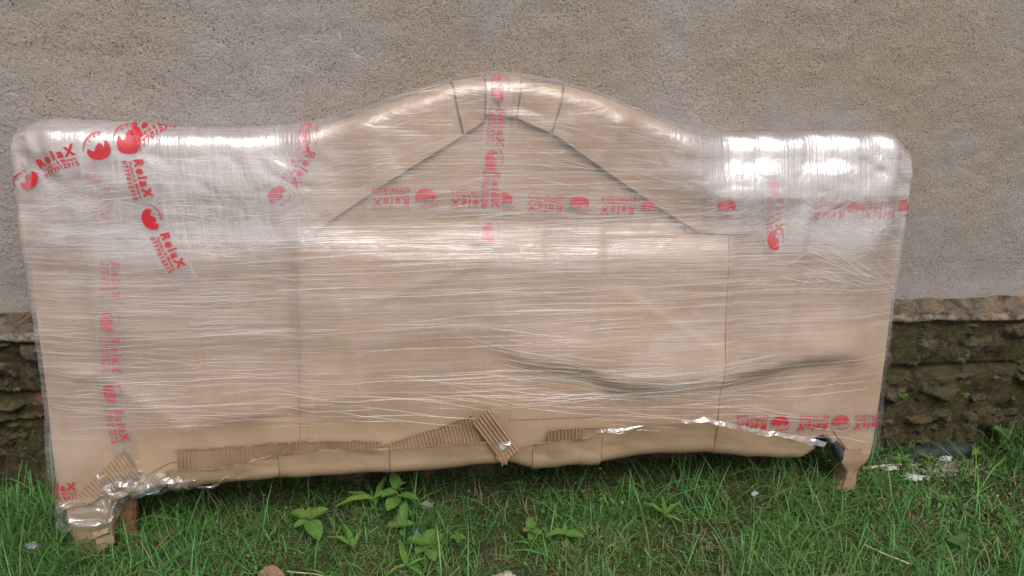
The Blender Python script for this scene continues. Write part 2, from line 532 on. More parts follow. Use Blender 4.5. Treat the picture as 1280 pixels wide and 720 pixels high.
def stone_row(z0, z1, wmin, wmax, yfront, mat, jitter, x0=-1.75, x1=2.3):
    x = x0
    while x < x1:
        wd = sr.uniform(wmin, wmax)
        h = (z1 - z0)
        splits = [(z0, z1)] if sr.random() < 0.55 or h < 0.10 else [(z0, z0 + h * sr.uniform(0.42, 0.58)), None]
        if len(splits) == 2:
            splits[1] = (splits[0][1] + 0.004, z1)
        for (a, b) in splits:
            me = sr.choice(stone_meshes)
            o = bpy.data.objects.new("stone", me)
            col.objects.link(o)
            o.parent = wall
            hh = (b - a) * sr.uniform(0.9, 1.02)
            o.scale = (wd * sr.uniform(0.92, 1.02) * sr.choice((-1, 1)), 0.11, hh)
            o.location = (x + wd / 2, yfront + 0.055 + sr.uniform(-jitter, jitter), (a + b) / 2 + sr.uniform(-0.004, 0.004))
            o.rotation_euler = (sr.uniform(-0.12, 0.12), sr.uniform(-0.10, 0.10), sr.uniform(-0.10, 0.10))
            if not me.materials:
                me.materials.append(mat)
            o.material_slots[0].link = 'OBJECT'
            o.material_slots[0].material = mat
        x += wd + sr.uniform(0.004, 0.012)


for me in stone_meshes:
    me.materials.append(M['stone_hi'])
    me.shade_smooth()
stone_row(0.258, 0.396, 0.07, 0.16, -0.056, M['stone_hi'], 0.008)
stone_row(0.125, 0.240, 0.08, 0.17, -0.064, M['stone_lo'], 0.012)
stone_row(-0.03, 0.122, 0.09, 0.18, -0.070, M['stone_lo'], 0.014)

# ------------------------------------------------------------------ wrapped headboard
LEAN, HB, TH = 0.2172, 0.8786, 0.070
hbd = empty("wrapped_headboard", (0, -HB * math.sin(LEAN), 0))
hbd.rotation_euler = (-LEAN, 0, 0)
tag(hbd, "arched wooden headboard packed in brown cardboard and clear stretch film, leaning on the wall", "headboard")
U = 0.948
RT, RS, RB = 0.026, 0.010, 0.012
_top = np.array([(-0.960, 0.852), (-0.948, 0.868), (-0.930, 0.882), (-0.879, 0.884), (-0.776, 0.882), (-0.672, 0.873), (-0.581, 0.869), (-0.488, 0.874), (-0.394, 0.885), (-0.33, 0.901), (-0.265, 0.925), (-0.2, 0.948), (-0.135, 0.971), (-0.078, 0.988), (-0.02, 0.996), (0.047, 0.994), (0.131, 0.984), (0.218, 0.961), (0.306, 0.93), (0.397, 0.896), (0.462, 0.877), (0.526, 0.873), (0.674, 0.877), (0.864, 0.883), (0.910, 0.881), (0.934, 0.868), (0.948, 0.848), (0.96, 0.835)])
_top[:, 1] -= 0.015        # the board itself; film and flaps build up over it
_bot = np.array([(-0.96, 0.056), (-0.906, 0.060), (-0.85, 0.066), (-0.80, 0.088), (-0.702, 0.114), (-0.479, 0.127), (-0.214, 0.129), (0.044, 0.141), (0.091, 0.124), (0.234, 0.128), (0.35, 0.147), (0.508, 0.150), (0.652, 0.127), (0.756, 0.120), (0.79, 0.150), (0.813, 0.160), (0.835, 0.150), (0.856, 0.097), (0.96, 0.098)])
_ridge = np.array([(-0.2, 0.45), (-0.104, 0.447), (0.003, 0.426), (0.058, 0.397), (0.15, 0.381), (0.215, 0.37), (0.263, 0.338), (0.34, 0.329), (0.533, 0.335), (0.63, 0.358), (0.728, 0.38), (0.828, 0.385), (0.9, 0.376)])


def smooth_interp(P):
    xs = np.linspace(P[0, 0], P[-1, 0], 1200)
    y = np.interp(xs, P[:, 0], P[:, 1])
    k = np.hanning(25); k /= k.sum()
    y = np.convolve(np.pad(y, 12, 'edge'), k, 'valid')
    return lambda u: np.interp(u, xs, y)


topf, botf0, ridgef = smooth_interp(_top), smooth_interp(_bot), smooth_interp(_ridge)
botf = lambda u: botf0(u)


def dents(u, v):
    h = (fbm(u * 3.1 + 7, v * 3.1, 91, 3) - 0.5) * 0.012
    h = h + (fbm(u * 9 + 1, v * 7, 92, 3) - 0.5) * 0.0035
    # slumped cardboard ridge, lower right
    d = v - ridgef(u)
    amp = sstep(-0.06, 0.16, u) * sstep(0.92, 0.80, u) * (0.60 + 0.75 * fbm(u * 6, v * 2, 96, 2))
    h = h + amp * (0.013 * np.exp(-(np.maximum(d, 0) / 0.075) ** 2) * (d >= 0)
                   + (0.014 - 0.026 * sstep(-0.004, 0.050, -d)) * np.exp(-(np.maximum(-d - 0.06, 0) / 0.085) ** 2) * (d < 0))
    # shoulders slope back towards the top edge
    ts = topf(u) - v
    sh = sstep(0.40, 0.52, u) * (1 - 0.65 * sstep(0.72, 0.93, u)) + 0.38 * sstep(-0.36, -0.46, u) * sstep(-0.86, -0.70, u)
    wob_ = 0.55 + 0.9 * fbm(u * 7, v * 3, 97, 3)
    h = h - 0.026 * sh * wob_ * sstep(0.115 + 0.05 * (fbm(u * 9, u * 0, 98, 2) - 0.5), -0.01, ts)
    # posts and rails of the bed telegraphing through the board
    for (c, s) in ((-0.425, 0.010), (0.535, 0.010), (-0.83, 0.012), (0.872, 0.014)):
        sgn = 1 if c < 0 else -1
        h = h + 0.0045 * np.tanh(sgn * (u - c) / s) * sstep(0.15, 0.3, v) * sstep(0.70, 0.60, v)
    h = h + 0.004 * np.tanh((u - 0.03 - 0.04 * (v - 0.3)) / 0.012) * sstep(0.15, 0.25, v) * sstep(0.46, 0.40, v)
    # creases where the board was bent in handling
    for (cu, cv, an, ln, am) in ((-0.62, 0.45, 1.35, 0.20, 0.0022), (-0.30, 0.38, 1.75, 0.16, 0.0020), (-0.15, 0.56, 0.35, 0.14, 0.0011), (0.22, 0.55, 1.50, 0.18, 0.0022), (0.40, 0.47, 2.6, 0.14, 0.0011),
                                 (0.68, 0.52, 1.45, 0.18, 0.0024), (0.78, 0.30, 0.5, 0.10, 0.0022), (-0.72, 0.30, 2.5, 0.13, 0.0022), (-0.22, 0.82, 2.2, 0.06, 0.0012), (0.25, 0.86, 1.0, 0.08, 0.0018), (-0.50, 0.27, 0.15, 0.18, 0.0022), (0.10, 0.66, 1.57, 0.10, 0.0015)):
        p_ = (u - cu) * math.cos(an) + (v - cv) * math.sin(an)
        q_ = -(u - cu) * math.sin(an) + (v - cv) * math.cos(an)
        h = h + am * np.exp(-(p_ / ln) ** 4) * np.exp(-np.abs(q_) / 0.022) * 1.6 * np.sign(am) + am * np.tanh(q_ / 0.004) * np.exp(-(p_ / ln) ** 4) * np.exp(-(q_ / 0.06) ** 2)
    # small pushed-out corner, lower left
    h = h + 0.010 * np.exp(-((u + 0.857) / 0.03) ** 2 - ((v - 0.372) / 0.012) ** 2)
    # buckled board at the two top corners
    for (cu, cs) in ((-0.90, 1.0), (0.885, 0.8)):
        k = np.exp(-((u - cu) / 0.055) ** 2 - ((v - 0.835) / 0.07) ** 2)
        h = h + k * cs * (np.abs(fbm(u * 17 + v * 9, v * 12, 93, 2) - 0.5) * 0.036 - 0.007)
    h = h + 0.005 * np.tanh((u + 0.895 - 0.25 * (0.88 - v)) / 0.006) * sstep(0.74, 0.80, v) * sstep(-0.84, -0.88, u)
    # hollow between shoulder and arch
    h = h - 0.006 * np.exp(-((u + 0.33) / 0.05) ** 2 - ((v - 0.80) / 0.09) ** 2)
    h = h + 0.004 * np.exp(-((u + 0.27) / 0.03) ** 2 - ((v - 0.83) / 0.06) ** 2)
    return h


def S(u, v, off=0.0):
    """board sheet coordinates (metres across, metres up, height above the board) to local xyz; wraps over the edges"""
    u = np.asarray(u, float); v = np.asarray(v, float)
    t = topf(u); b = botf(u)
    a = np.clip((v - (t - RT)) / RT, 0, 2.6)
    e = np.clip((b + RB - v) / RB, 0, 2.4)
    c = np.clip((np.abs(u) - (U - RS)) / RS, 0, 1.9)
    vv = np.where(a > 0, t - RT + (RT + off) * np.sin(a), np.where(e > 0, b + RB - (RB + off) * np.sin(e), v))
    uu = np.where(c > 0, np.sign(u) * (U - RS + (RS + off) * np.sin(c)), u)
    fade = np.cos(np.minimum(a, 1.57)) * np.cos(np.minimum(e, 1.57)) * np.cos(np.minimum(c, 1.57))
    ww = TH + dents(u, v) * fade + off * np.cos(a) * np.cos(e) * np.cos(c) - RT * (1 - np.cos(a)) - RB * (1 - np.cos(e)) - RS * (1 - np.cos(c))
    return np.stack([uu, -ww, vv], -1)


def uniq(*a):
    return np.unique(np.round(np.concatenate(a), 5))


# main cardboard body
us = uniq(np.linspace(-U + RS - RS * 1.57, -U + RS, 5), np.arange(-U + RS, U - RS, 0.008), np.linspace(U - RS, U - RS + RS * 1.57, 5))
tt = uniq(np.linspace(0, 0.03, 6), np.linspace(0.03, 0.94, 100), np.linspace(0.94, 1, 12))
bu, bt = np.meshgrid(us, tt, indexing='ij')
vlo = botf(bu) + RB - RB * 1.57
vhi = topf(bu) - RT + RT * 1.57
bv = vlo + (vhi - vlo) * bt
P = S(bu, bv).reshape(-1, 3)
F = grid_faces(len(us), len(tt))
nP = len(P)
nt_ = len(tt); nu_ = len(us)
rim = np.concatenate([np.arange(nt_), np.arange(1, nu_) * nt_ + nt_ - 1, (nu_ - 1) * nt_ + np.arange(nt_ - 2, -1, -1), np.arange(nu_ - 2, 0, -1) * nt_])
back = P.copy(); back[:, 1] = 0.0
Fr = np.c_[rim, np.roll(rim, -1), np.roll(rim, -1) + nP, rim + nP]
me = mesh_np("cardboard_wrap", np.r_[P, back], np.r_[F, Fr, (F + nP)[:, ::-1]], uvs=np.r_[np.c_[bu.ravel(), bv.ravel()], np.c_[bu.ravel(), bv.ravel()]])
link("cardboard_wrap", me, M['card'], hbd)


def patch(name, uu, vv, off, th, mat, parent=hbd, rough=0.0, seed=0):
    """closed thin sheet over the board; uu, vv are (ns, nt) grids"""
    off = np.broadcast_to(np.asarray(off, float), uu.shape).copy()
    if rough:
        off = off + (fbm(uu * 18, vv * 18, 300 + seed, 3) - 0.5) * rough
    A = S(uu, vv, off + th).reshape(-1, 3)
    B = S(uu, vv, off).reshape(-1, 3)
    ns, nt = uu.shape
    F = grid_faces(ns, nt)
    n = ns * nt
    rim = np.concatenate([np.arange(nt), np.arange(1, ns) * nt + nt - 1, (ns - 1) * nt + np.arange(nt - 2, -1, -1), np.arange(ns - 2, 0, -1) * nt])
    Fr = np.c_[rim, np.roll(rim, -1), np.roll(rim, -1) + n, rim + n]
    uvm = np.c_[uu.ravel(), vv.ravel()]
    # separate rim vertices keep the cut edge crisp
    me = mesh_np(name, np.r_[A, B, A[rim], B[rim]], np.r_[F, (F + n)[:, ::-1],
                 np.c_[2 * n + np.arange(len(rim)), 2 * n + (np.arange(len(rim)) + 1) % len(rim),
                       2 * n + len(rim) + (np.arange(len(rim)) + 1) % len(rim), 2 * n + len(rim) + np.arange(len(rim))]],
                 uvs=np.r_[uvm, uvm, uvm[rim], uvm[rim]])
    return link(name, me, mat, parent)


def loft(lo, hi, ns, nt, top_wrap=None):
    """grid between two polylines (resampled by arc length)"""
    def rs(P):
        P = np.array(P, float)
        d = np.r_[0, np.cumsum(np.hypot(*np.diff(P, axis=0).T))]
        s = np.linspace(0, d[-1], ns)
        return np.c_[np.interp(s, d, P[:, 0]), np.interp(s, d, P[:, 1])]
    a, b = rs(lo), rs(hi)
    t = np.linspace(0, 1, nt)[None, :]
    return a[:, :1] * (1 - t) + b[:, :1] * t, a[:, 1:] * (1 - t) + b[:, 1:] * t


def over_top(u, extra=1.9):
    return float(topf(u)) - RT + RT * extra


# shoulder flaps: big sheets folded over the top edge
def top_line(u0, u1, n=14, extra=1.9):
    return [(x, over_top(x, extra)) for x in np.linspace(u0, u1, n)]


uu, vv = loft([(-0.945, 0.655), (-0.80, 0.653), (-0.613, 0.647), (-0.385, 0.655)], top_line(-0.945, -0.30), 70, 46)
patch("shoulder_flap", uu, vv, 0.0035, 0.004, M['card2'], rough=0.006, seed=1)
uu, vv = loft([(0.425, 0.668), (0.52, 0.664), (0.698, 0.655), (0.834, 0.664), (0.945, 0.676)], top_line(0.36, 0.945), 70, 46)
patch("shoulder_flap", uu, vv, 0.0035, 0.004, M['card2'], rough=0.006, seed=2)
# upright sheets lapped over the middle one
def rect_patch(name, u0, u1, v0, v1, off, th, mat, seed, skew=0.0):
    nu_ = int(abs(u1 - u0) / 0.010); nv_ = 60
    ss = np.linspace(0, 1, nu_)[:, None]; tv = np.linspace(0, 1, nv_)[None, :]
    lo = v0(u0 + (u1 - u0) * ss) if callable(v0) else v0 + 0 * ss
    vv = lo + (v1 - lo) * tv
    uu = u0 + (u1 - u0) * ss + 0 * tv + skew * (tv - 0.5)
    return patch(name, uu, vv, off, th, mat, rough=0.003, seed=seed)


rect_patch("side_sheet", -0.944, -0.424, lambda u: np.interp(u, [-0.95, -0.85, -0.70, -0.42], [0.075, 0.085, 0.165, 0.175]), 0.665, 0.0006, 0.0022, M['card2'], 51, 0.018)
rect_patch("side_sheet", 0.530, 0.944, lambda u: np.interp(u, [0.52, 0.76, 0.82, 0.87, 0.95], [0.175, 0.145, 0.185, 0.125, 0.125]), 0.670, 0.0006, 0.0022, M['card2'], 52, -0.014)
rect_patch("side_sheet", 0.045, 0.30, 0.24, 0.415, 0.0006, 0.0016, M['card'], 53, 0.02)
# arch flaps: strips cut and folded over the curve, each overlapping its neighbour
arch = [
    ([(-0.380, 0.674), (-0.286, 0.738), (-0.203, 0.793), (-0.102, 0.855), (-0.074, 0.872)], (-0.455, -0.1005), 0.0075),
    ([(-0.0695, 0.876), (-0.028, 0.903)], (-0.0955, -0.0285), 0.0105),
    ([(-0.0235, 0.917), (-0.001, 0.917)], (-0.0235, -0.001), 0.0065),
    ([(0.0035, 0.914), (0.037, 0.912)], (0.0035, 0.0515), 0.0115),
    ([(0.0415, 0.910), (0.112, 0.881)], (0.0560, 0.1445), 0.0070),
    ([(0.1165, 0.880), (0.188, 0.833), (0.279, 0.774), (0.373, 0.714), (0.455, 0.668)], (0.1490, 0.450), 0.0105),
]
for k, (lo, (a, b), of) in enumerate(arch):
    uu, vv = loft(lo, top_line(a, b), 12 + int(90 * (b - a)), 34)
    # corners lift a little at the cut
    tt_ = np.linspace(0, 1, uu.shape[1])[None, :]
    ss_ = np.linspace(0, 1, uu.shape[0])[:, None]
    lift = 0.002 * (1 - tt_) ** 4 * (0.5 + 0.5 * np.cos(ss_ * 9 + k))
    patch("arch_flap", uu, vv, of + lift, 0.0035, M['card2' if k % 2 else 'card'], rough=0.004, seed=10 + k)

# bottom flaps: board folded up from below, split into pieces
lip = np.array([(-0.72, 0.150), (-0.598, 0.152), (-0.546, 0.163), (-0.485, 0.178), (-0.39, 0.186), (-0.266, 0.180), (-0.235, 0.182), (-0.104, 0.187), (-0.022, 0.188), (0.015, 0.178), (0.030, 0.160), (0.044, 0.153), (0.060, 0.170), (0.092, 0.180), (0.125, 0.184), (0.251, 0.197), (0.300, 0.205), (0.346, 0.218), (0.43, 0.222), (0.503, 0.222), (0.544, 0.206), (0.667, 0.181), (0.784, 0.150), (0.80, 0.146)])


def lipf(u, jag=0.004, seed=0):
    u = np.asarray(u, float)
    return np.interp(u, lip[:, 0], lip[:, 1]) + (fbm(u * 45, u * 0 + seed, 401, 3) - 0.5) * jag * 2


for k, (a, b, o0, o1, jag) in enumerate([(-0.715, -0.479, 0.008, 0.009, 0.004), (-0.4775, -0.2365, 0.009, 0.010, 0.004), (-0.235, 0.0885, 0.010, 0.012, 0.004),
                                         (0.090, 0.2505, 0.010, 0.011, 0.002), (0.253, 0.525, 0.010, 0.014, 0.0012), (0.5265, 0.786, 0.011, 0.016, 0.0012)]):
    n = int((b - a) / 0.006)
    u1 = np.linspace(a, b, n)
    t1 = np.linspace(0, 1, 26)[None, :]
    lo = botf(u1) + RB - RB * 2.1
    hi = lipf(u1, jag)
    uu = np.repeat(u1[:, None], 26, 1)
    vv = lo[:, None] * (1 - t1) + hi[:, None] * t1
    sg = (u1 - a) / (b - a)
    off = o0 + (o1 - o0) * t1 + (0.003 * np.cos(sg * 6.28 * 1.5 + k))[:, None] * t1 + (np.abs(fbm(uu * 11 + vv * 14, vv * 22 + k, 410, 2) - 0.5)) * 0.007 + (np.interp(u1, np.linspace(a, b, 7), _h(np.arange(7) * 3, np.arange(7) + k, 415)) - 0.5)[:, None] * 0.008 * (0.3 + 0.7 * t1) + 0.003 * np.abs(t1 - 0.55)
    patch("bottom_flap", uu, vv, off, 0.0034, M['card_shaded'], rough=0.004, seed=30 + k)


# exposed corrugated medium where the liner has been torn off
def ribs(name, lo, hi, off, pitch=0.0082, amp=0.0028, nt=8, jag=0.0025, seed=0, parent=hbd):
    L = float(np.sum(np.hypot(*np.diff(np.array(lo), axis=0).T)) + np.sum(np.hypot(*np.diff(np.array(hi), axis=0).T))) / 2
    ns = max(16, int(L / pitch * 10))
    uu, vv = loft(lo, hi, ns, nt)
    s = np.linspace(0, L, ns)[:, None]
    tn = np.linspace(0, 1, nt)[None, :]
    vv = vv + (fbm(uu * 60, uu * 0 + seed, 500 + seed, 3) - 0.5) * jag * 2 * (tn > 0.99) + (fbm(uu * 60, uu * 0 + 3, 520 + seed, 3) - 0.5) * jag * (tn < 0.01)
    wob = (vn(s * 25, s * 0 + seed, 77) - 0.5) * 0.7
    o = off + amp * (0.25 + 1.1 * vn(uu * 22, vv * 30, 560 + seed)) * (1 + np.cos(s / pitch * 2 * np.pi + wob * 2)) + 0 * uu
    o = o * (0.9 + 0.2 * vn(uu * 15, vv * 15, 540 + seed))
    return patch(name, uu, vv, o, 0.0012, M['flute'], parent)


ribs("corrugated_strip", [(-0.692, 0.140), (-0.598, 0.144), (-0.546, 0.155), (-0.485, 0.170), (-0.39, 0.178), (-0.255, 0.172)],
     [(-0.690, 0.197), (-0.561, 0.198), (-0.492, 0.205), (-0.389, 0.204), (-0.255, 0.198)], 0.0075, seed=1)
ribs("corrugated_strip", [(-0.250, 0.176), (-0.176, 0.180), (-0.104, 0.180), (-0.028, 0.182)],
     [(-0.250, 0.190), (-0.176, 0.210), (-0.104, 0.236), (-0.048, 0.256)], 0.0085, seed=2)


def ribs_quad(name, p00, p10, p01, p11, off, seed, pitch=0.0086):
    """ribs run along p0*->p1* ; stacked from first pair to second"""
    return ribs(name, [p00, p01], [p10, p11], off, pitch, seed=seed, jag=0.0015)


# square scrap with diagonal ribs at mid rail; ribs run down to the right
ribs_quad("corrugated_scrap", (-0.050, 0.243), (0.020, 0.141), (-0.014, 0.277), (0.059, 0.166), 0.0195, 3)
ribs("corrugated_strip", [(0.124, 0.178), (0.190, 0.186), (0.262, 0.192)], [(0.122, 0.213), (0.190, 0.218), (0.262, 0.214)], 0.0105, seed=4)
ribs_quad("corrugated_scrap", (-0.905, 0.100), (-0.884, 0.080), (-0.800, 0.200), (-0.768, 0.140), 0.0075, 5)


# pale torn fringe of the paper liner
def fringe(lo, wdt, off, seed, name="torn_edge"):
    P = np.array(lo, float)
    d = np.r_[0, np.cumsum(np.hypot(*np.diff(P, axis=0).T))]
    ns = int(d[-1] / 0.0022)
    s = np.linspace(0, d[-1], ns)
    x = np.interp(s, d, P[:, 0]); y = np.interp(s, d, P[:, 1])
    up_ = wdt * (0.05 + 1.7 * np.maximum(fbm(s * 75, s * 0, 600 + seed, 3) - 0.25, 0))
    dn_ = wdt * (0.05 + 1.1 * np.maximum(fbm(s * 60, s * 0 + 5, 620 + seed, 3) - 0.25, 0))
    t = np.array([0, .35, .7, 1.0])[None, :]
    vv = (y - dn_)[:, None] * (1 - t) + (y + up_)[:, None] * t
    uu = np.repeat(x[:, None], 4, 1)
    o = off + 0.004 * t ** 2 * (0.3 + fbm(s * 30, s * 0 + 2, 640 + seed, 2))[:, None]
    return patch(name, uu, vv, o, 0.0008, M['torn'])


fringe([(-0.70, 0.196), (-0.561, 0.197), (-0.492, 0.205), (-0.389, 0.205), (-0.25, 0.199)], 0.0050, 0.0105, 1)
fringe([(-0.715, 0.150), (-0.598, 0.153), (-0.546, 0.164), (-0.485, 0.180), (-0.39, 0.187), (-0.24, 0.182)], 0.0055, 0.0155, 2)
fringe([(-0.25, 0.190), (-0.176, 0.212), (-0.104, 0.238), (-0.050, 0.258)], 0.0028, 0.0115, 3)
fringe([(-0.24, 0.183), (-0.104, 0.188), (-0.020, 0.189), (0.012, 0.180)], 0.0042, 0.0185, 4)
fringe([(0.062, 0.172), (0.092, 0.182), (0.125, 0.186), (0.251, 0.197)], 0.0040, 0.0180, 5)
fringe([(0.122, 0.214), (0.190, 0.219), (0.262, 0.215)], 0.0022, 0.0135, 6)

# a curled shred of paper and a scrap of film on the middle of the rail
uu, vv = loft([(0.006, 0.150), (0.032, 0.142)], [(-0.006, 0.186), (0.030, 0.190)], 14, 16)
patch("torn_edge", uu, vv, 0.022 + 0.006 * np.linspace(0, 1, 16)[None, :] ** 2, 0.001, M['card_shaded'])

# ---- legs
def leg(name, rings, mat, seed, parent=hbd):
    """rings: (v, u0, u1, w0, w1) going down; crumpled wrapped leg, closed below"""
    R = np.array(rings, float)
    n = 28
    vs_ = np.linspace(R[0, 0], R[-1, 0], n)
    o = np.argsort(R[:, 0])
    q = [np.interp(vs_, R[o, 0], R[o, k]) for k in range(1, 5)]
    m = 36
    ang = np.linspace(0, 2 * np.pi, m, endpoint=False)
    cx = np.sign(np.cos(ang)) * np.abs(np.cos(ang)) ** 0.35
    cy = np.sign(np.sin(ang)) * np.abs(np.sin(ang)) ** 0.35
    V = []
    for i, v in enumerate(vs_):
        u0, u1, w0, w1 = (k[i] for k in q)
        x = (u0 + u1) / 2 + (u1 - u0) / 2 * cx
        y = (w0 + w1) / 2 + (w1 - w0) / 2 * cy
        nz = (fbm(ang * 2.2, np.full(m, v * 34), 700 + seed, 4) - 0.5) * 0.012
        V.append(np.c_[x + cx * nz, -(y + cy * nz), np.full(m, v)])
    V = np.concatenate(V)
    F = []
    for i in range(n - 1):
        for j in range(m):
            a = i * m + j; b = i * m + (j + 1) % m
            F.append((a, b, b + m, a + m))
    c = len(V)
    V = np.r_[V, V[-m:].mean(0)[None]]
    for j in range(m):
        F.append(((n - 1) * m + j, (n - 1) * m + (j + 1) % m, c, c))
    me = bpy.data.meshes.new(name)
    me.from_pydata([tuple(p) for p in V], [], [f if f[2] != f[3] else f[:3] for f in F])
    uvl = me.uv_layers.new(name="map")
    for l in me.loops:
        p = V[l.vertex_index]
        uvl.data[l.index].uv = (p[0] + p[1], p[2])
    return link(name, me, mat, parent)


leg("leg", [(0.085, -0.940, -0.842, 0.004, 0.072), (0.030, -0.936, -0.842, 0.004, 0.074), (-0.020, -0.930, -0.845, 0.005, 0.073), (-0.050, -0.924, -0.858, 0.010, 0.066)], M['card_shaded'], 1)
leg("leg", [(0.125, 0.862, 0.945, 0.004, 0.070), (0.098, 0.858, 0.945, 0.004, 0.072), (0.060, 0.887, 0.920, 0.010, 0.066), (0.035, 0.886, 0.921, 0.012, 0.064), (0.003, 0.877, 0.922, 0.014, 0.060)], M['card_shaded'], 2)
leg("timber_post", [(0.11, -0.846, -0.806, 0.0, 0.034), (0.02, -0.846, -0.808, 0.0, 0.034), (-0.052, -0.842, -0.812, 0.0, 0.032)], M['wood'], 3)
# loose folded scrap on the left leg


def free_sheet(name, pts, mat, nu, nv, crumple, seed, parent=hbd, th=0.0018, layers=None):
    """bilinear sheet between four local corners (u, w, v) with crumpling"""
    a, b, c, d = [np.array(p) for p in pts]
    s = np.linspace(0, 1, nu)[:, None, None]; t = np.linspace(0, 1, nv)[None, :, None]
    P = a * (1 - s) * (1 - t) + b * s * (1 - t) + c * s * t + d * (1 - s) * t
    nrm = np.cross(b - a, d - a); nrm = nrm / np.linalg.norm(nrm)
    su, sv = np.linalg.norm(b - a), np.linalg.norm(d - a)
    X = s[..., 0] * su + 0 * t[..., 0]; Y = t[..., 0] * sv + 0 * s[..., 0]
    f = np.abs(fbm(X * 16 + 0.6 * Y * 16, Y * 16, 800 + seed, 2) - 0.5) + 0.5 * np.abs(fbm(X * 44, Y * 30, 810 + seed, 2) - 0.5)
    P = P + nrm * (f * 4 * crumple)[..., None]
    for k in range(3):
        P[..., k] += (fbm(X * 22 + k * 9, Y * 22, 820 + seed + k, 3) - 0.5) * crumple * (1.5 if th else 0) + (fbm(X * 30 + k * 7, Y * 30, 840 + seed + k, 3) - 0.5) * crumple * (3.5 if layers else 0)
    Q = np.stack([P[..., 0], -P[..., 1], P[..., 2]], -1).reshape(-1, 3)
    att = {"layers": np.ones(len(Q)) if layers is None else np.full(len(Q), layers)}
    me = mesh_np(name, Q, grid_faces(nu, nv), attrs=att, uvs=np.c_[X.ravel(), Y.ravel()])
    return link(name, me, mat, parent)


free_sheet("torn_edge", [(-0.878, 0.080, 0.012), (-0.842, 0.074, 0.022), (-0.838, 0.070, -0.022), (-0.872, 0.078, -0.030)], M['card_shaded'], 14, 14, 0.006, 3)
free_sheet("torn_edge", [(-0.880, 0.079, 0.010), (-0.846, 0.077, 0.020), (-0.845, 0.086, 0.012), (-0.876, 0.087, 0.000)], M['card_shaded'], 16, 8, 0.004, 5)

# dark bunched film in the gap beside the right leg
uu, vv = loft([(0.752, 0.116), (0.80, 0.118), (0.846, 0.104), (0.862, 0.098)], [(0.782, 0.156), (0.80, 0.166), (0.835, 0.164), (0.866, 0.132)], 30, 16)
off = 0.009 - 0.012 * np.sin(np.pi * np.linspace(0, 1, 30))[:, None] * np.ones((1, 16)) + (fbm(uu * 70, vv * 30, 33, 3) - 0.5) * 0.012
o = patch("bunched_film", uu, vv, off, 0.001, M['black_film'])
o["label"] = "dark bunched film in the gap by the right leg"

# ---- red printed tape
def text_mesh(body, size, bold=0.0, space=1.0, shear=0.0):
    cu = bpy.data.curves.new("t", 'FONT')
    cu.body = body; cu.size = size; cu.offset = bold; cu.space_character = space; cu.shear = shear
    cu.align_x = 'CENTER'; cu.resolution_u = 3
    ob = bpy.data.objects.new("t", cu)
    col.objects.link(ob)
    bpy.context.view_layer.update()
    dg = bpy.context.evaluated_depsgraph_get()
    me = bpy.data.meshes.new_from_object(ob.evaluated_get(dg))
    V = np.array([v.co[:2] for v in me.vertices])
    me.calc_loop_triangles()
    F = np.array([t.vertices[:] for t in me.loop_triangles])
    bpy.data.objects.remove(ob); bpy.data.curves.remove(cu); bpy.data.meshes.remove(me)
    return V, F


def combine(parts):
    Vs, Fs, n = [], [], 0
    for (V, F) in parts:
        Vs.append(V); Fs.append(F + n); n += len(V)
    return np.concatenate(Vs), np.concatenate(Fs)


def fit(VF, cx, cy, wdt, hgt):
    V, F = VF
    mn, mx = V.min(0), V.max(0)
    V = (V - (mn + mx) / 2) / (mx - mn) * np.array([wdt, hgt]) + np.array([cx, cy])
    return V, F


# one block is 0.082 x 0.040 m
LETTER = combine([fit(text_mesh("RelaX", 1, 0.045, 1.40, 0.10), 0, 0.0095, 0.078, 0.0185),
                  fit(text_mesh("Packers & Movers", 1, 0.02, 1.05), 0, -0.0055, 0.072, 0.0070),
                  fit(text_mesh("0777012315", 1, 0.035, 1.15), -0.001, -0.0155, 0.078, 0.0090)])


def poly(pts):
    tri = tessellate_polygon([[Vector((x, y, 0)) for x, y in pts]])
    return np.array(pts, float), np.array([list(t) for t in tri])


def arc_strip(cx, cy, rx, ry, a0, a1, wd, n=18):
    a = np.radians(np.linspace(a0, a1, n))
    w_ = wd * np.sin(np.linspace(0.15, np.pi - 0.15, n))
    A = np.c_[cx + (rx + w_) * np.cos(a), cy + (ry + w_) * np.sin(a)]
    B = np.c_[cx + (rx - w_) * np.cos(a), cy + (ry - w_) * np.sin(a)]
    return list(map(tuple, A)) + list(map(tuple, B[::-1]))


# emblem: solid swelling crescent with a swirl cut out, thin ring and three ticks above
_em = [poly(arc_strip(0, 0.002, 0.0165, 0.0105, 160, 390, 0.0100, 26)),
       poly(arc_strip(0.004, 0.001, 0.0060, 0.0038, 10, 300, 0.0036, 20)),
       poly(arc_strip(-0.002, 0.003, 0.0250, 0.0165, 60, 190, 0.0011, 22))]
for a in (75, 100, 128):
    r0, r1 = 0.0150, 0.0185
    ca, sa = math.cos(math.radians(a)), math.sin(math.radians(a))
    _em.append(poly([(r0 * ca - .001, r0 * sa), (r0 * ca + .001, r0 * sa), (r1 * ca * 1.2 + .0012, r1 * sa), (r1 * ca * 1.2 - .0012, r1 * sa)]))
EMBLEM = combine(_em)


def subdiv(V, F, it=1):
    for _ in range(it):
        a, b, c = V[F[:, 0]], V[F[:, 1]], V[F[:, 2]]
        n = len(V); m = len(F)
        V = np.r_[V, (a + b) / 2, (b + c) / 2, (c + a) / 2]
        i = np.arange(m)
        ab, bc, ca = n + i, n + m + i, n + 2 * m + i
        F = np.r_[np.c_[F[:, 0], ab, ca], np.c_[ab, F[:, 1], bc], np.c_[ca, bc, F[:, 2]], np.c_[ab, bc, ca]]
    return V, F


EMBLEM = subdiv(*EMBLEM, 1)
LETTER = subdiv(*LETTER, 0)


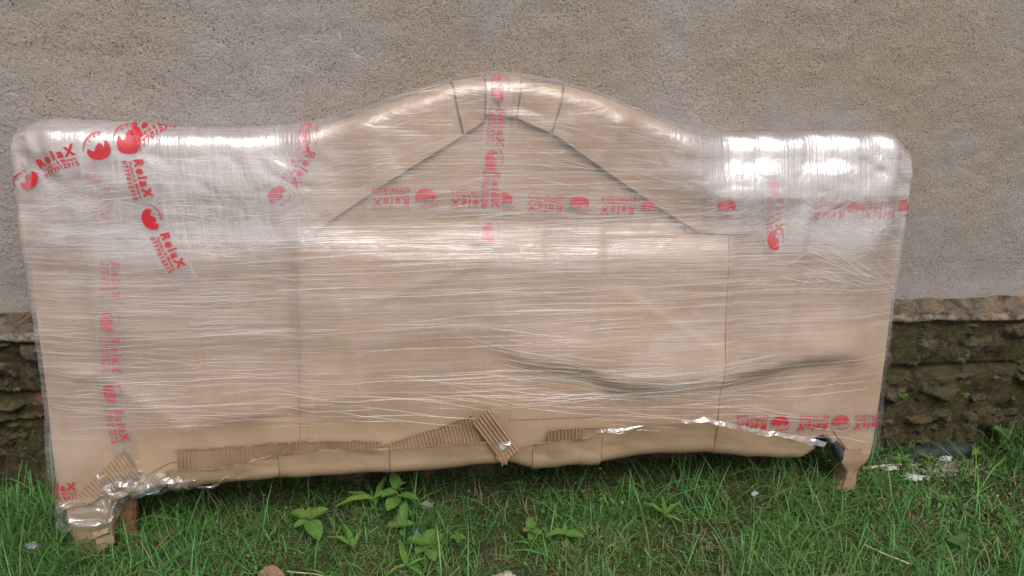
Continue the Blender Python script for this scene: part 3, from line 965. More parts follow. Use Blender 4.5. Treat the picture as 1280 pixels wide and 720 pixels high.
def path_fn(pts):
    P = np.array(pts, float)
    d = np.r_[0, np.cumsum(np.hypot(*np.diff(P, axis=0).T))]
    ss = np.linspace(0, d[-1], 200)
    x = np.interp(ss, d, P[:, 0]); y = np.interp(ss, d, P[:, 1])
    k = np.hanning(21); k /= k.sum()
    x = np.convolve(np.pad(x, 10, 'reflect', reflect_type='odd'), k, 'valid')
    y = np.convolve(np.pad(y, 10, 'reflect', reflect_type='odd'), k, 'valid')
    tx, ty = np.gradient(x), np.gradient(y)
    L_ = np.hypot(tx, ty); tx, ty = tx / L_, ty / L_

    def f(s, q):
        X = np.interp(s, ss, x); Y = np.interp(s, ss, y); a = np.interp(s, ss, tx); b = np.interp(s, ss, ty)
        over = np.where(s < 0, s, np.where(s > d[-1], s - d[-1], 0))
        return X + over * a - b * q, Y + over * b + a * q
    return f, d[-1]


def tape(pts, marks, off, width=0.052, flip=False, squash=1.0, band=True, label=None):
    """marks: (distance along, 'T' or 'E'); text reads along the path, tops to its left; flip turns it over"""
    f, L_ = path_fn(pts)
    ns = max(8, int(L_ / 0.010))
    s = np.linspace(0, L_, ns)
    q = np.linspace(-width / 2, width / 2, 7)
    gs, gq = np.meshgrid(s, q, indexing='ij')
    uu, vv = f(gs, gq)
    hug = lambda x: -(off - 0.006 - (0.004 if off > 0.02 else 0.0)) * sstep(0.885, 0.940, np.abs(x))
    oo = off + hug(uu) + (fbm(gs * 40, gq * 60, 900 + int(L_ * 100), 3) - 0.5) * 0.0016
    me = mesh_np("packing_tape", S(uu, vv, oo).reshape(-1, 3), grid_faces(ns, 7), attrs={"layers": np.ones(ns * 7)}, uvs=np.c_[gs.ravel(), gq.ravel()])
    o = link("packing_tape", me, M['tape'], hbd)
    if label: o["label"] = label
    for (d, kind) in marks:
        V, F = LETTER if kind == 'T' else EMBLEM
        sg = -1 if flip else 1
        x, y = f(d + V[:, 0] * sg, V[:, 1] * sg * squash)
        me = mesh_np("lettering" if kind == 'T' else "emblem", S(x, y, off + hug(x) + 0.0009), F)
        link("lettering" if kind == 'T' else "emblem", me, M['ink'], o, smooth=False)


OV, UN = 0.0285, 0.0125       # over the film, under the film
tape([(-0.955, 0.745), (-0.916, 0.784), (-0.859, 0.819), (-0.777, 0.838), (-0.720, 0.850), (-0.660, 0.880), (-0.63, 0.892)],
     [(0.048, 'E'), (0.122, 'T'), (0.202, 'E'), (0.258, 'E'), (0.302, 'T')], OV, 0.055, label="bright red printed tape across the left corner")
tape([(-0.722, 0.832), (-0.713, 0.782), (-0.694, 0.702), (-0.668, 0.639), (-0.635, 0.575)],
     [(0.052, 'T'), (0.132, 'E'), (0.205, 'T')], OV + 0.001, 0.055, label="bright red printed tape running down beside the left corner")
tape([(-0.792, 0.874), (-0.797, 0.793), (-0.787, 0.737), (-0.783, 0.581), (-0.797, 0.492), (-0.801, 0.419), (-0.809, 0.336), (-0.809, 0.267), (-0.797, 0.190)],
     [(0.080, 'E'), (0.150, 'T'), (0.300, 'T'), (0.386, 'E'), (0.460, 'T'), (0.542, 'E'), (0.618, 'T')], UN, 0.055)
tape([(-0.262, 0.745), (-0.150, 0.745), (-0.059, 0.742), (0.008, 0.738), (0.104, 0.732), (0.180, 0.730), (0.265, 0.727), (0.340, 0.725), (0.38, 0.724)],
     [(0.040, 'T'), (0.112, 'E'), (0.203, 'T'), (0.275, 'E'), (0.366, 'T'), (0.442, 'E'), (0.527, 'T'), (0.602, 'E')], UN, 0.055, flip=True)
tape([(0.46, 0.725), (0.507, 0.725), (0.60, 0.722), (0.73, 0.716), (0.812, 0.722), (0.866, 0.718), (0.955, 0.725)],
     [(0.047, 'E'), (0.285, 'T'), (0.352, 'E'), (0.412, 'T'), (0.484, 'E')], 0.0235, 0.055, flip=True)
tape([(0.0, 1.010), (0.005, 0.957), (-0.002, 0.889), (-0.008, 0.823), (-0.014, 0.764), (-0.013, 0.640)],
     [(0.045, 'E'), (0.120, 'T'), (0.188, 'E'), (0.250, 'T'), (0.340, 'E')], 0.0168, 0.052)
tape([(-0.380, 0.895), (-0.387, 0.855), (-0.391, 0.828), (-0.410, 0.795), (-0.444, 0.750), (-0.50, 0.715)],
     [(0.036, 'E'), (0.094, 'T'), (0.165, 'E')], 0.0225, 0.05)
tape([(0.612, 0.83), (0.618, 0.775), (0.619, 0.712), (0.627, 0.64)],
     [(0.055, 'E'), (0.122, 'T'), (0.178, 'E')], 0.0225, 0.05)
tape([(0.573, 0.211), (0.624, 0.209), (0.689, 0.206), (0.774, 0.201), (0.844, 0.203), (0.92, 0.198), (0.958, 0.197)],
     [(0.045, 'T'), (0.117, 'E'), (0.202, 'T'), (0.273, 'E'), (0.350, 'T')], UN - 0.004, 0.05, flip=True)
tape([(-0.962, 0.112), (-0.935, 0.110), (-0.905, 0.112)], [(0.020, 'T')], 0.006, 0.045)

# ---- stretch film
F1 = 0.0205


def film_off(u, v):
    """extra standoff where the film bridges over the flaps"""
    return 0.008 * sstep(0.30, 0.20, v) - (F1 - 0.008) * sstep(0.885, 0.940, np.abs(u))


lowf_pts = np.array([(-0.97, 0.085), (-0.90, 0.10), (-0.80, 0.21), (-0.72, 0.25), (-0.55, 0.255), (-0.30, 0.262), (-0.18, 0.235), (-0.05, 0.282), (0.05, 0.30), (0.12, 0.25), (0.30, 0.232), (0.50, 0.234), (0.70, 0.19), (0.80, 0.165), (0.97, 0.115)])
lowf = smooth_interp(lowf_pts)
fu = uniq(np.linspace(-U + RS - RS * 1.8, -U + RS, 7), np.arange(-U + RS, U - RS, 0.010), np.linspace(U - RS, U - RS + RS * 1.8, 7))
ft = uniq(np.linspace(0, 0.9, 130), np.linspace(0.9, 1, 22))
gu, gt = np.meshgrid(fu, ft, indexing='ij')
lo_ = lowf(gu) + (fbm(gu * 14, gu * 0, 950, 3) - 0.5) * 0.02
hi_ = topf(gu) - RT + RT * 2.3
gv = lo_ + (hi_ - lo_) * gt
of = F1 + film_off(gu, gv) + (fbm(gu * 5, gv * 60, 955, 3) - 0.5) * 0.003 + (fbm(gu * 12, gv * 12, 957, 3) - 0.5) * 0.002 + np.abs(fbm(gu * 4 + gv * 3, gv * 9, 958, 2) - 0.5) * 0.006 + np.abs(fbm(gu * 15 + gv * 8, gv * 20, 959, 2) - 0.5) * 0.010 * sstep(0.16, 0.05, topf(gu) - gv)
# number of turns of film: most at shoulders and mid height, thin near the ground
lay = 0.55 + 0.35 * sstep(0.60, 0.72, gv) * (sstep(-0.35, -0.5, gu) + sstep(0.42, 0.55, gu)) + 0.25 * np.exp(-((gv - 0.52) / 0.16) ** 2)
lay += 0.55 * (fbm(gu * 1.6, gv * 7, 960, 3) - 0.5) + 0.12 * (vn(gu * 0.6, np.floor(gv * 13), 961) - 0.5)
for (a_, b_, sl, top_, k_) in [(0.0, 0.60, -0.10, 1, 0.22), (0.0, 0.33, 0.05, 1, 0.14), (0.0, 0.47, 0.12, 1, 0.12), (0.0, 0.66, 0.015, 1, 0.16), (0.0, 0.53, -0.22, -1, 0.10), (0.55, 0.60, 0.9, -1, 0.16), (-0.62, 0.60, -0.8, -1, 0.16)]:
    d_ = (gv - (b_ + sl * (gu - a_))) * top_ + (fbm(gu * 9, gu * 0 + b_, 963, 2) - 0.5) * 0.012
    lay += k_ * (sstep(-0.004, 0.004, d_) - 0.5) * (0.6 + 0.8 * fbm(gu * 2, gv * 2 + b_, 964, 2))
lay -= 0.36 * np.exp(-((gu - 0.03) / 0.30) ** 4 - ((gv - 0.84) / 0.16) ** 4)
lay *= 0.35 + 0.65 * sstep(0.0, 0.06, gv - lo_ - 0.015)
me = mesh_np("stretch_film", S(gu, gv, of).reshape(-1, 3), grid_faces(len(fu), len(ft)), attrs={"layers": np.clip(lay, 0.1, 1.6).ravel()}, uvs=np.c_[gu.ravel(), gv.ravel()])
film = link("stretch_film", me, M['film'], hbd)


def film_patch(lo, hi, ns, nt, off, mat, layers, name="stretch_film", soft=0.12):
    uu, vv = loft(lo, hi, ns, nt)
    s = np.linspace(0, 1, ns)[:, None]; t = np.linspace(0, 1, nt)[None, :]
    inner, outer = (s, 1 - s) if uu.mean() > 0 else (1 - s, s)
    lay = layers * sstep(0, soft, inner) * (0.4 + 0.6 * sstep(0, 0.10, outer)) * sstep(0, soft, t) * (0.75 + 0.5 * fbm(uu * 4, vv * 7, 975, 3)) + 0 * uu
    oo = off + film_off(uu, vv) + (fbm(uu * 60, vv * 6, 970, 3) - 0.5) * 0.002 + np.abs(fbm(uu * 4 + vv * 3, vv * 9, 958, 2) - 0.5) * 0.006 + np.abs(fbm(uu * 15 + vv * 8, vv * 20, 959, 2) - 0.5) * 0.010 * sstep(0.16, 0.05, topf(uu) - vv)
    me = mesh_np(name, S(uu, vv, oo).reshape(-1, 3), grid_faces(ns, nt), attrs={"layers": lay.ravel()}, uvs=np.c_[uu.ravel(), vv.ravel()])
    return link(name, me, mat, hbd)


fl_l = film_patch([(-0.935, 0.60), (-0.70, 0.57), (-0.45, 0.58), (-0.28, 0.66)], top_line(-0.94, -0.24, extra=2.3), 100, 70, F1 + 0.0045, M['film_l'], 0.8, soft=0.38)
fl_r = film_patch([(0.30, 0.72), (0.55, 0.64), (0.80, 0.56), (0.935, 0.56)], top_line(0.27, 0.945, extra=2.3), 90, 70, F1 + 0.0045, M['film_v'], 0.72, soft=0.42)


# pleats: the fine folded ridges drawn out in the film
def pleats(parent, specs, seed, name="film_pleats", cols=None):
    """specs: list of (u, v, angle, length, width, off, bend)"""
    Vs, Fs, n = [], [], 0
    r = np.random.default_rng(seed)
    for (u0, v0, ang, L_, wd, off, bend) in specs:
        k = max(4, int(L_ / 0.014))
        s = np.linspace(0, 1, k)
        a = ang + bend * (s - 0.5) + 0.05 * np.sin(s * r.uniform(3, 9) + r.uniform(0, 6)) * r.uniform(0.2, 1)
        st = L_ / (k - 1)
        du = np.r_[0, np.cumsum(np.cos(a[:-1]) * st)]; dv = np.r_[0, np.cumsum(np.sin(a[:-1]) * st)]
        uu = u0 + du - du[-1] / 2; vv = v0 + dv - dv[-1] / 2
        ok = (vv < topf(uu) + 0.01) & (vv > botf(uu)) & (np.abs(uu) < U + 0.008)
        if ok.sum() < 4:
            continue
        uu, vv, a, s = uu[ok], vv[ok], a[ok], s[ok]
        w_ = wd * np.sqrt(np.clip(np.sin(np.pi * np.clip(s * 0.98 + 0.01, 0, 1)), 0.02, 1))
        nx, ny = -np.sin(a), np.cos(a)
        oo = off + film_off(uu, vv)
        A = S(uu + nx * w_ / 2, vv + ny * w_ / 2, oo)
        B = S(uu, vv, oo + w_ * 0.75)
        C = S(uu - nx * w_ / 2, vv - ny * w_ / 2, oo)
        m = len(uu)
        Vs.append(np.stack([A, B, C], 1).reshape(-1, 3))
        i = np.arange(m - 1) * 3 + n
        Fs += [np.c_[i, i + 1, i + 4, i + 3], np.c_[i + 1, i + 2, i + 5, i + 4]]
        n += 3 * m
    me = mesh_np(name, np.concatenate(Vs), np.concatenate(Fs))
    o = link(name, me, M['pleat'], parent, smooth=False)
    tag(o, kind="stuff")
    return o


def m_pleat():
    T = NT("film_pleat")
    d = T.n("BsdfPrincipled", Roughness=0.25)
    T.s(d.inputs['Base Color'], (0.82, 0.80, 0.79))
    T.s(d.inputs['Specular IOR Level'], 0.7)
    tr = T.n("BsdfTransparent", Color=(1, 1, 1))
    return T.surf(T.n("MixShader", i0=0.5, i1=tr, i2=d))


M['pleat'] = m_pleat()
pr = np.random.default_rng(23)
sp = []
# long horizontal pleats over the whole body, denser in bands
bands = [0.30, 0.325, 0.345, 0.36, 0.42, 0.46, 0.475, 0.50, 0.53, 0.56, 0.58, 0.60, 0.615, 0.63, 0.645, 0.68, 0.70, 0.715, 0.735, 0.76, 0.79]
for i in range(430):
    v0 = pr.choice(bands) + pr.normal(0, 0.011)
    u0 = pr.uniform(-0.72, 0.88)
    if pr.random() < 0.35: u0 = pr.normal(0.15, 0.22)
    if v0 > 0.70 and abs(u0 - 0.03) > 0.42 - (v0 - 0.70) * 1.6: continue
    slope = 0.03 + 0.10 * (v0 - 0.5) * (u0 < 0.05) * 1.5 - 0.10 * (v0 - 0.5) * (u0 > 0.05) * 1.2
    sp.append((u0, v0, slope + pr.normal(0, 0.018), pr.choice([0.08, 0.16, 0.3, 0.45]) * pr.uniform(0.6, 1.4), 0.00030 + 0.0007 * pr.random() ** 3, F1 + 0.0012, pr.normal(0, 0.04)))
# sagging pleats following the slumped ridge
for i in range(120):
    u0 = pr.uniform(0.02, 0.62)
    v0 = ridgef(u0) + pr.normal(-0.02, 0.045)
    sl = (ridgef(u0 + 0.08) - ridgef(u0 - 0.08)) / 0.16 * 0.55
    sp.append((u0, v0, sl + pr.normal(0, 0.03), pr.uniform(0.05, 0.26), pr.uniform(0.0003, 0.0007), F1 + 0.0012, pr.normal(0.05, 0.15)))
# fine faint ones down the left side and around the arch
for i in range(260):
    u0 = pr.uniform(-0.93, -0.40); v0 = pr.uniform(0.25, 0.66)
    sp.append((u0, v0, pr.normal(-0.01, 0.05), pr.uniform(0.04, 0.22), pr.uniform(0.0003, 0.0006), F1 + 0.0012, 0))
for i in range(220):
    u0 = pr.uniform(-0.36, 0.48); v0 = pr.uniform(0.70, 0.97)
    sl = 0.42 if u0 < -0.05 else (-0.30 if u0 > 0.10 else 0.0)
    sp.append((u0, v0, sl * pr.uniform(0.2, 0.9), pr.uniform(0.03, 0.13), pr.uniform(0.0004, 0.0008), F1 + 0.0012, pr.normal(0, 0.1)))
# a few strays low on the rail
for i in range(60):
    u0 = pr.uniform(-0.45, 0.9); v0 = float(lowf(u0)) + abs(pr.normal(0, 0.03))
    sp.append((u0, v0, pr.normal(-0.08, 0.08), pr.uniform(0.06, 0.3), pr.uniform(0.0005, 0.0011), F1 + 0.0012, pr.normal(0, 0.1)))
pleats(film, sp, 1)
# left shoulder: steep pleats
sp = []
for i in range(330):
    u0 = pr.normal(-0.56, 0.085); v0 = pr.uniform(0.64, 0.89)
    if pr.random() < 0.6: v0 = pr.uniform(0.76, 0.88)
    if u0 > -0.36: continue
    sp.append((u0, v0, math.radians(-76 + 40 * (u0 + 0.5)) + pr.normal(0, 0.05), pr.uniform(0.02, 0.09), pr.uniform(0.0003, 0.0006), F1 + 0.0056, 0.05))
for i in range(160):
    u0 = pr.uniform(-0.9, -0.40); v0 = pr.uniform(0.63, 0.84)
    sp.append((u0, v0, pr.normal(0.05, 0.12), pr.uniform(0.03, 0.15), pr.uniform(0.0004, 0.0008), F1 + 0.0056, 0))
pleats(fl_l, sp, 2)
# right shoulder: pleats fanning out from the corner
sp = []
for i in range(300):
    r_ = pr.uniform(0.08, 0.52); a = pr.uniform(math.radians(185), math.radians(225))
    if pr.random() < 0.15: a = pr.uniform(math.radians(225), math.radians(262))
    if pr.random() < 0.35: continue
    u0 = 0.915 + r_ * math.cos(a); v0 = 0.855 + r_ * math.sin(a) * 0.75
    if u0 < 0.40: continue
    sp.append((u0, v0, (a - math.pi) * 0.6 + pr.normal(0, 0.12), pr.uniform(0.02, 0.09), pr.uniform(0.0003, 0.0007), F1 + 0.0056, pr.normal(0, 0.1)))
for i in range(80):
    u0 = pr.uniform(0.68, 0.92); v0 = pr.uniform(0.55, 0.68)
    sp.append((u0, v0, pr.normal(-0.35, 0.15), pr.uniform(0.03, 0.13), pr.uniform(0.0004, 0.0009), F1 + 0.0056, 0))
pleats(fl_r, sp, 3)

# loose crumpled film: bagged round the left leg, a tail under the rail, puckers at the top corners
def bag(name, v0, v1, seed):
    n, m = 34, 72
    V = []; UVs = []
    ang = np.linspace(0, 2 * np.pi, m)
    cx = np.sign(np.cos(ang)) * np.abs(np.cos(ang)) ** 0.4
    cy = np.sign(np.sin(ang)) * np.abs(np.sin(ang)) ** 0.4
    for i in range(n):
        t = i / (n - 1)
        v = v0 + (v1 - v0) * t
        bul = 0.006 * np.sin(np.pi * t) ** 0.7 + 0.004
        nz = (np.abs(fbm(np.cos(ang) * 3 + 5, np.sin(ang) * 3 + t * 3 + np.cos(ang) * 2, 1000 + seed, 3) - 0.5)) * 0.040
        x = -0.891 + (0.050 + bul + nz) * cx
        y = 0.038 + (0.037 + bul + nz) * cy
        z = v + (fbm(np.cos(ang) * 2 + 9, np.sin(ang) * 2 + t * 3, 1010 + seed, 3) - 0.5) * 0.03 + 0.020 * (np.cos(ang) > 0) * np.abs(np.cos(ang)) * (1 - t)
        V.append(np.c_[x, -y, z]); UVs.append(np.c_[ang * 0.05, np.full(m, v)])
    return link(name, mesh_np(name, np.concatenate(V), grid_faces(n, m), attrs={"layers": np.full(n * m, 0.48)}, uvs=np.concatenate(UVs)), M['film_c'], hbd)


bag("loose_film", 0.014, 0.085, 1)
free_sheet("loose_film", [(-0.86, 0.092, 0.070), (-0.66, 0.092, 0.110), (-0.655, 0.090, 0.150), (-0.855, 0.094, 0.150)], M['film_c'], 60, 24, 0.008, 11, layers=0.8)
free_sheet("loose_film", [(-0.80, 0.055, 0.078), (-0.47, 0.060, 0.112), (-0.46, 0.090, 0.126), (-0.80, 0.094, 0.100)], M['film_c'], 70, 14, 0.007, 12, layers=0.9)
free_sheet("loose_film", [(-0.835, 0.088, 0.120), (-0.755, 0.090, 0.135), (-0.780, 0.086, 0.215), (-0.800, 0.086, 0.225)], M['film_c'], 30, 30, 0.004, 13, layers=0.30)
free_sheet("loose_film", [(-0.958, 0.030, 0.775), (-0.926, 0.094, 0.770), (-0.915, 0.088, 0.872), (-0.962, 0.030, 0.872)], M['film_c'], 20, 36, 0.007, 14, layers=0.9)
free_sheet("loose_film", [(0.918, 0.092, 0.790), (0.962, 0.030, 0.795), (0.950, 0.030, 0.866), (0.910, 0.086, 0.872)], M['film_c'], 20, 30, 0.005, 15, layers=0.8)
free_sheet("loose_film", [(0.010, 0.103, 0.176), (0.032, 0.105, 0.180), (0.034, 0.101, 0.197), (0.004, 0.100, 0.196)], M['film_c'], 14, 12, 0.005, 16, layers=1.5)
free_sheet("loose_film", [(0.24, 0.094, 0.200), (0.53, 0.097, 0.219), (0.52, 0.090, 0.229), (0.24, 0.090, 0.209)], M['film_c'], 70, 12, 0.004, 17, layers=0.8)
free_sheet("loose_film", [(0.52, 0.098, 0.215), (0.80, 0.095, 0.146), (0.81, 0.088, 0.156), (0.52, 0.092, 0.225)], M['film_c'], 60, 10, 0.004, 18, layers=0.8)


# ------------------------------------------------------------------ grass
def dens(x, y):
    d = 0.50 + 1.0 * sstep(0.36, 0.62, fbm(x * 4.2, y * 4.2, 210, 4))
    for (cx, cy, rx, ry, k) in [(1.22, -0.27, 0.17, 0.07, 0.85), (1.23, -0.13, 0.13, 0.05, 0.9), (0.48, -0.38, 0.05, 0.11, 0.75), (0.02, -0.44, 0.10, 0.04, 0.7),
                                (0.30, -0.20, 0.16, 0.05, 0.6), (-0.10, -0.18, 0.14, 0.05, 0.6), (0.62, -0.27, 0.06, 0.04, 0.6), (-0.45, -0.40, 0.10, 0.05, 0.5), (1.0, -0.36, 0.10, 0.05, 0.4), (1.10, -0.14, 0.09, 0.04, 0.7), (-0.55, -0.12, 0.35, 0.08, 0.6), (0.3, -0.1, 0.5, 0.08, 0.7)]:
        d = d * (1 - k * np.exp(-((x - cx) / rx) ** 2 - ((y - cy) / ry) ** 2))
    return d


def longness(x, y):
    l = 0.9 + 0.9 * (fbm(x * 3 + 4, y * 3, 220, 3) - 0.5)
    for (cx, cy, rx, ry, k) in [(-1.08, -0.16, 0.20, 0.20, 1.3), (0.42, -0.24, 0.20, 0.06, 1.0), (-0.15, -0.22, 0.20, 0.05, 0.7), (1.50, -0.10, 0.17, 0.13, 1.7), (0.70, -0.22, 0.14, 0.05, 0.9), (-0.62, -0.24, 0.10, 0.05, 0.7)]:
        l = l + k * np.exp(-((x - cx) / rx) ** 2 - ((y - cy) / ry) ** 2)
    return np.clip(l, 0.4, 2.4)


def blades(n, xr, yr, lmin, lmax, wmin, wmax, lean, palette, seed, dry=0.08, use_d=True):
    r = np.random.default_rng(seed)
    x = r.uniform(*xr, n * 2); y = r.uniform(*yr, n * 2)
    if use_d:
        k = r.uniform(0, 1.45, n * 2) < dens(x, y)
        x, y = x[k][:n], y[k][:n]
    else:
        x, y = x[:n], y[:n]
    # tillers: pull blades toward clump centres
    cxn = np.round(x * 38 + (vn(x * 20, y * 20, 4) - .5)) / 38; cyn = np.round(y * 38 + (vn(x * 20 + 9, y * 20, 5) - .5)) / 38
    pull = r.uniform(0, 0.75, len(x))
    x = x + (cxn - x) * pull; y = y + (cyn - y) * pull
    keep = y < -0.03
    x, y = x[keep], y[keep]
    m = len(x)
    L_ = r.uniform(lmin, lmax, m) * longness(x, y) * (0.5 + r.random(m))
    wd = r.uniform(wmin, wmax, m)
    az = r.uniform(0, 2 * np.pi, m)
    ln = np.abs(r.normal(0, lean, m)) + 0.12
    cv = r.uniform(0.2, 2.3, m)
    lev = np.array([0, 0.3, 0.62, 0.86, 1.0])
    dx, dy = np.cos(az), np.sin(az)
    px, py = -dy, dx
    z0 = gz(x, y) - 0.004
    V = np.zeros((m, 9, 3))
    ang = ln.copy(); X = x.copy(); Y = y.copy(); Z = z0.copy()
    prev = 0
    for i, t in enumerate(lev):
        if i:
            st = (t - prev) * L_
            a = ln + cv * (t + prev) / 2
            X = X + dx * np.sin(a) * st; Y = Y + dy * np.sin(a) * st; Z = Z + np.cos(a) * st
            Z = np.maximum(Z, z0 + 0.003)
            prev = t
        hw = wd / 2 * (1.0 if i == 0 else (1.05 - t ** 2.2))
        if i < 4:
            V[:, 2 * i] = np.c_[X - px * hw, Y - py * hw, Z]
            V[:, 2 * i + 1] = np.c_[X + px * hw, Y + py * hw, Z]
        else:
            V[:, 8] = np.c_[X, Y, Z]
    b = (np.arange(m) * 9)[:, None]
    F = np.concatenate([b + np.array([[0, 1, 3]]), b + np.array([[0, 3, 2]]), b + np.array([[2, 3, 5]]), b + np.array([[2, 5, 4]]), b + np.array([[4, 5, 7]]), b + np.array([[4, 7, 6]]), b + np.array([[6, 7, 8]])])
    pal = np.array(palette)
    c = pal[r.integers(0, len(pal), m)] * r.uniform(0.80, 1.75, (m, 1))
    c = c * (0.75 + 0.5 * fbm(x * 5, y * 5, 235, 3))[:, None]
    yel = sstep(0.50, 0.68, fbm(x * 4 + 8, y * 4, 236, 3))[:, None]
    c = 1.12 * (c * (1 - 0.3 * yel) + np.array([0.115, 0.150, 0.045]) * 0.3 * yel)
    isd = r.random(m) < dry * (0.4 + 1.6 * vn(x * 6, y * 6, 230))
    c[isd] = np.array([0.22, 0.18, 0.10]) * r.uniform(0.45, 1.2, (isd.sum(), 1))
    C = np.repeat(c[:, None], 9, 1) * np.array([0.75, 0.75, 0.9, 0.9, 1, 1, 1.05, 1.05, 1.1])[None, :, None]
    return V.reshape(-1, 3), F, C.reshape(-1, 3)


G2 = [(0.050, 0.150, 0.028), (0.075, 0.190, 0.034), (0.100, 0.200, 0.042), (0.036, 0.110, 0.026), (0.062, 0.140, 0.030), (0.030, 0.085, 0.024), (0.110, 0.165, 0.050)]
G1 = [(0.040, 0.135, 0.026), (0.055, 0.165, 0.034), (0.034, 0.118, 0.030), (0.075, 0.180, 0.032), (0.045, 0.145, 0.042)]
sets = [blades(68000, (-1.35, 1.75), (-0.66, -0.04), 0.012, 0.042, 0.0010, 0.0021, 0.95, G2, 1, 0.15),
        blades(24000, (-1.35, 1.75), (-0.66, -0.04), 0.025, 0.060, 0.0011, 0.0022, 0.60, G2, 7, 0.14),
        blades(4800, (-1.40, 1.85), (-0.75, -0.04), 0.045, 0.090, 0.0020, 0.0034, 0.45, G1, 2, 0.06),
        blades(1700, (-1.40, 1.85), (-0.70, -0.08), 0.08, 0.13, 0.0024, 0.0042, 0.42, G1, 3, 0.05),
        blades(1500, (1.36, 1.72), (-0.24, -0.05), 0.035, 0.065, 0.0018, 0.0034, 0.40, G1, 8, 0.03),
        blades(900, (-1.25, -0.98), (-0.30, -0.05), 0.030, 0.060, 0.0018, 0.0034, 0.40, G1, 9, 0.03),
        blades(30000, (-2.4, 2.6), (-2.2, -0.70), 0.03, 0.08, 0.0020, 0.0040, 0.5, G1, 4, 0.10),
        blades(4000, (-2.4, -1.35), (-0.75, -0.04), 0.04, 0.10, 0.0020, 0.0040, 0.5, G1, 5, 0.06),
        blades(4000, (1.75, 2.6), (-0.75, -0.04), 0.04, 0.10, 0.0020, 0.0040, 0.5, G1, 6, 0.06)]
Vg, Fg, Cg, n = [], [], [], 0
for (V, F, C) in sets:
    Vg.append(V); Fg.append(F + n); Cg.append(C); n += len(V)
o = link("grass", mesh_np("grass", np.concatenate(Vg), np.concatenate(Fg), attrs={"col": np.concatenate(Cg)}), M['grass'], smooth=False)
tag(o, "short green lawn grass growing along the foot of the wall", "grass", kind="stuff")

# dead stalks lying flat in the turf
Vs, Fs, n = [], [], 0
r = np.random.default_rng(77)
for i in range(1100):
    x, y = r.uniform(-1.3, 1.6), r.uniform(-0.62, -0.05)
    if fbm(np.array(x * 5), np.array(y * 5), 240, 3) < 0.47: continue
    a = r.uniform(0, np.pi); L_ = r.uniform(0.015, 0.07); wd = r.uniform(0.0004, 0.0011)
    s = np.linspace(-0.5, 0.5, 5)
    a_ = a + s * r.normal(0, 0.5)
    X = x + np.cos(a_) * s * L_; Y = np.minimum(y + np.sin(a_) * s * L_, -0.04)
    Z = gz(X, Y) + r.uniform(0.003, 0.018) + s * r.normal(0, 0.012)
    P1 = np.c_[X - np.sin(a) * wd, Y + np.cos(a) * wd, Z]; P2 = np.c_[X + np.sin(a) * wd, Y - np.cos(a) * wd, Z]; P3 = np.c_[X, Y, Z + wd]
    Vs.append(np.stack([P1, P3, P2], 1).reshape(-1, 3))
    k = np.arange(4) * 3 + n
    Fs += [np.c_[k, k + 1, k + 4, k + 3], np.c_[k + 1, k + 2, k + 5, k + 4]]
    n += 15
o = link("dry_straw", mesh_np("dry_straw", np.concatenate(Vs), np.concatenate(Fs)), M['straw'], smooth=False)
tag(o, "dry straw-coloured stalks lying flat between the grass blades", "straw", kind="stuff")


# small leaves of creeping ground cover
def ground_cover():
    r = np.random.default_rng(88)
    Vs, Fs, Cs, n = [], [], [], 0
    base = np.array([(0, 0), (0.3, 0.28), (0.65, 0.30), (1, 0), (0.65, -0.30), (0.3, -0.28)])
    for i in range(3600):
        x, y = r.uniform(-1.3, 1.65), r.uniform(-0.65, -0.05)
        if fbm(np.array(x * 6 + 2), np.array(y * 6), 250, 3) < 0.52: continue
        a = r.uniform(0, 6.28); sz = r.uniform(0.006, 0.016); tl = r.uniform(-0.2, 0.7)
        z = float(gz(x, y)) + r.uniform(0.006, 0.03)
        q = base * sz
        X = x + q[:, 0] * math.cos(a) - q[:, 1] * math.sin(a); Y = np.minimum(y + q[:, 0] * math.sin(a) + q[:, 1] * math.cos(a), -0.035)
        Z = z + q[:, 0] * tl + np.abs(q[:, 1]) * 0.5
        Vs.append(np.c_[X, Y, Z])
        Fs.append(np.array([(0, 1, 5), (1, 2, 4), (1, 4, 5), (2, 3, 4)]) + n); n += 6
        c = np.array([(0.05, 0.12, 0.03), (0.08, 0.17, 0.04), (0.04, 0.09, 0.03)][r.integers(0, 3)]) * r.uniform(0.7, 1.3)
        Cs.append(np.repeat(c[None], 6, 0))
    o = link("ground_cover", mesh_np("ground_cover", np.concatenate(Vs), np.concatenate(Fs), attrs={"col": np.concatenate(Cs)}), M['grass'], smooth=False)
    tag(o, "tiny round green leaves of creeping weeds low in the turf", "ground cover", kind="stuff")


ground_cover()


# ------------------------------------------------------------------ broad-leaved weeds
def leaf_mesh(ratio, fold, droop, seed):
    nu, nv = 11, 7
    V = []
    rr = np.random.default_rng(seed)
    ph = rr.uniform(0, 6)
    for i in range(nu):
        t = i / (nu - 1)
        wdt = ratio * 0.5 * (np.sin(np.pi * t ** 0.85) ** 0.62 if 0 < t < 1 else 0.0) + 0.006
        for j in range(nv):
            s = (j / (nv - 1) - 0.5) * 2
            z = -droop * t * t + fold * abs(s) * wdt + 0.02 * np.sin(t * 14 + ph) * abs(s) + 0.25 * droop * t
            V.append((t, s * wdt, z))
    return mesh_np("leaf", np.array(V), grid_faces(nu, nv))


LEAVES = [leaf_mesh(0.60, 0.35, 0.30, 1), leaf_mesh(0.52, 0.5, 0.45, 2), leaf_mesh(0.74, 0.3, 0.25, 3), leaf_mesh(0.20, 0.6, 0.5, 4), leaf_mesh(0.82, 0.25, 0.2, 5)]
for me in LEAVES:
    me.materials.append(M['weed']); me.shade_smooth()


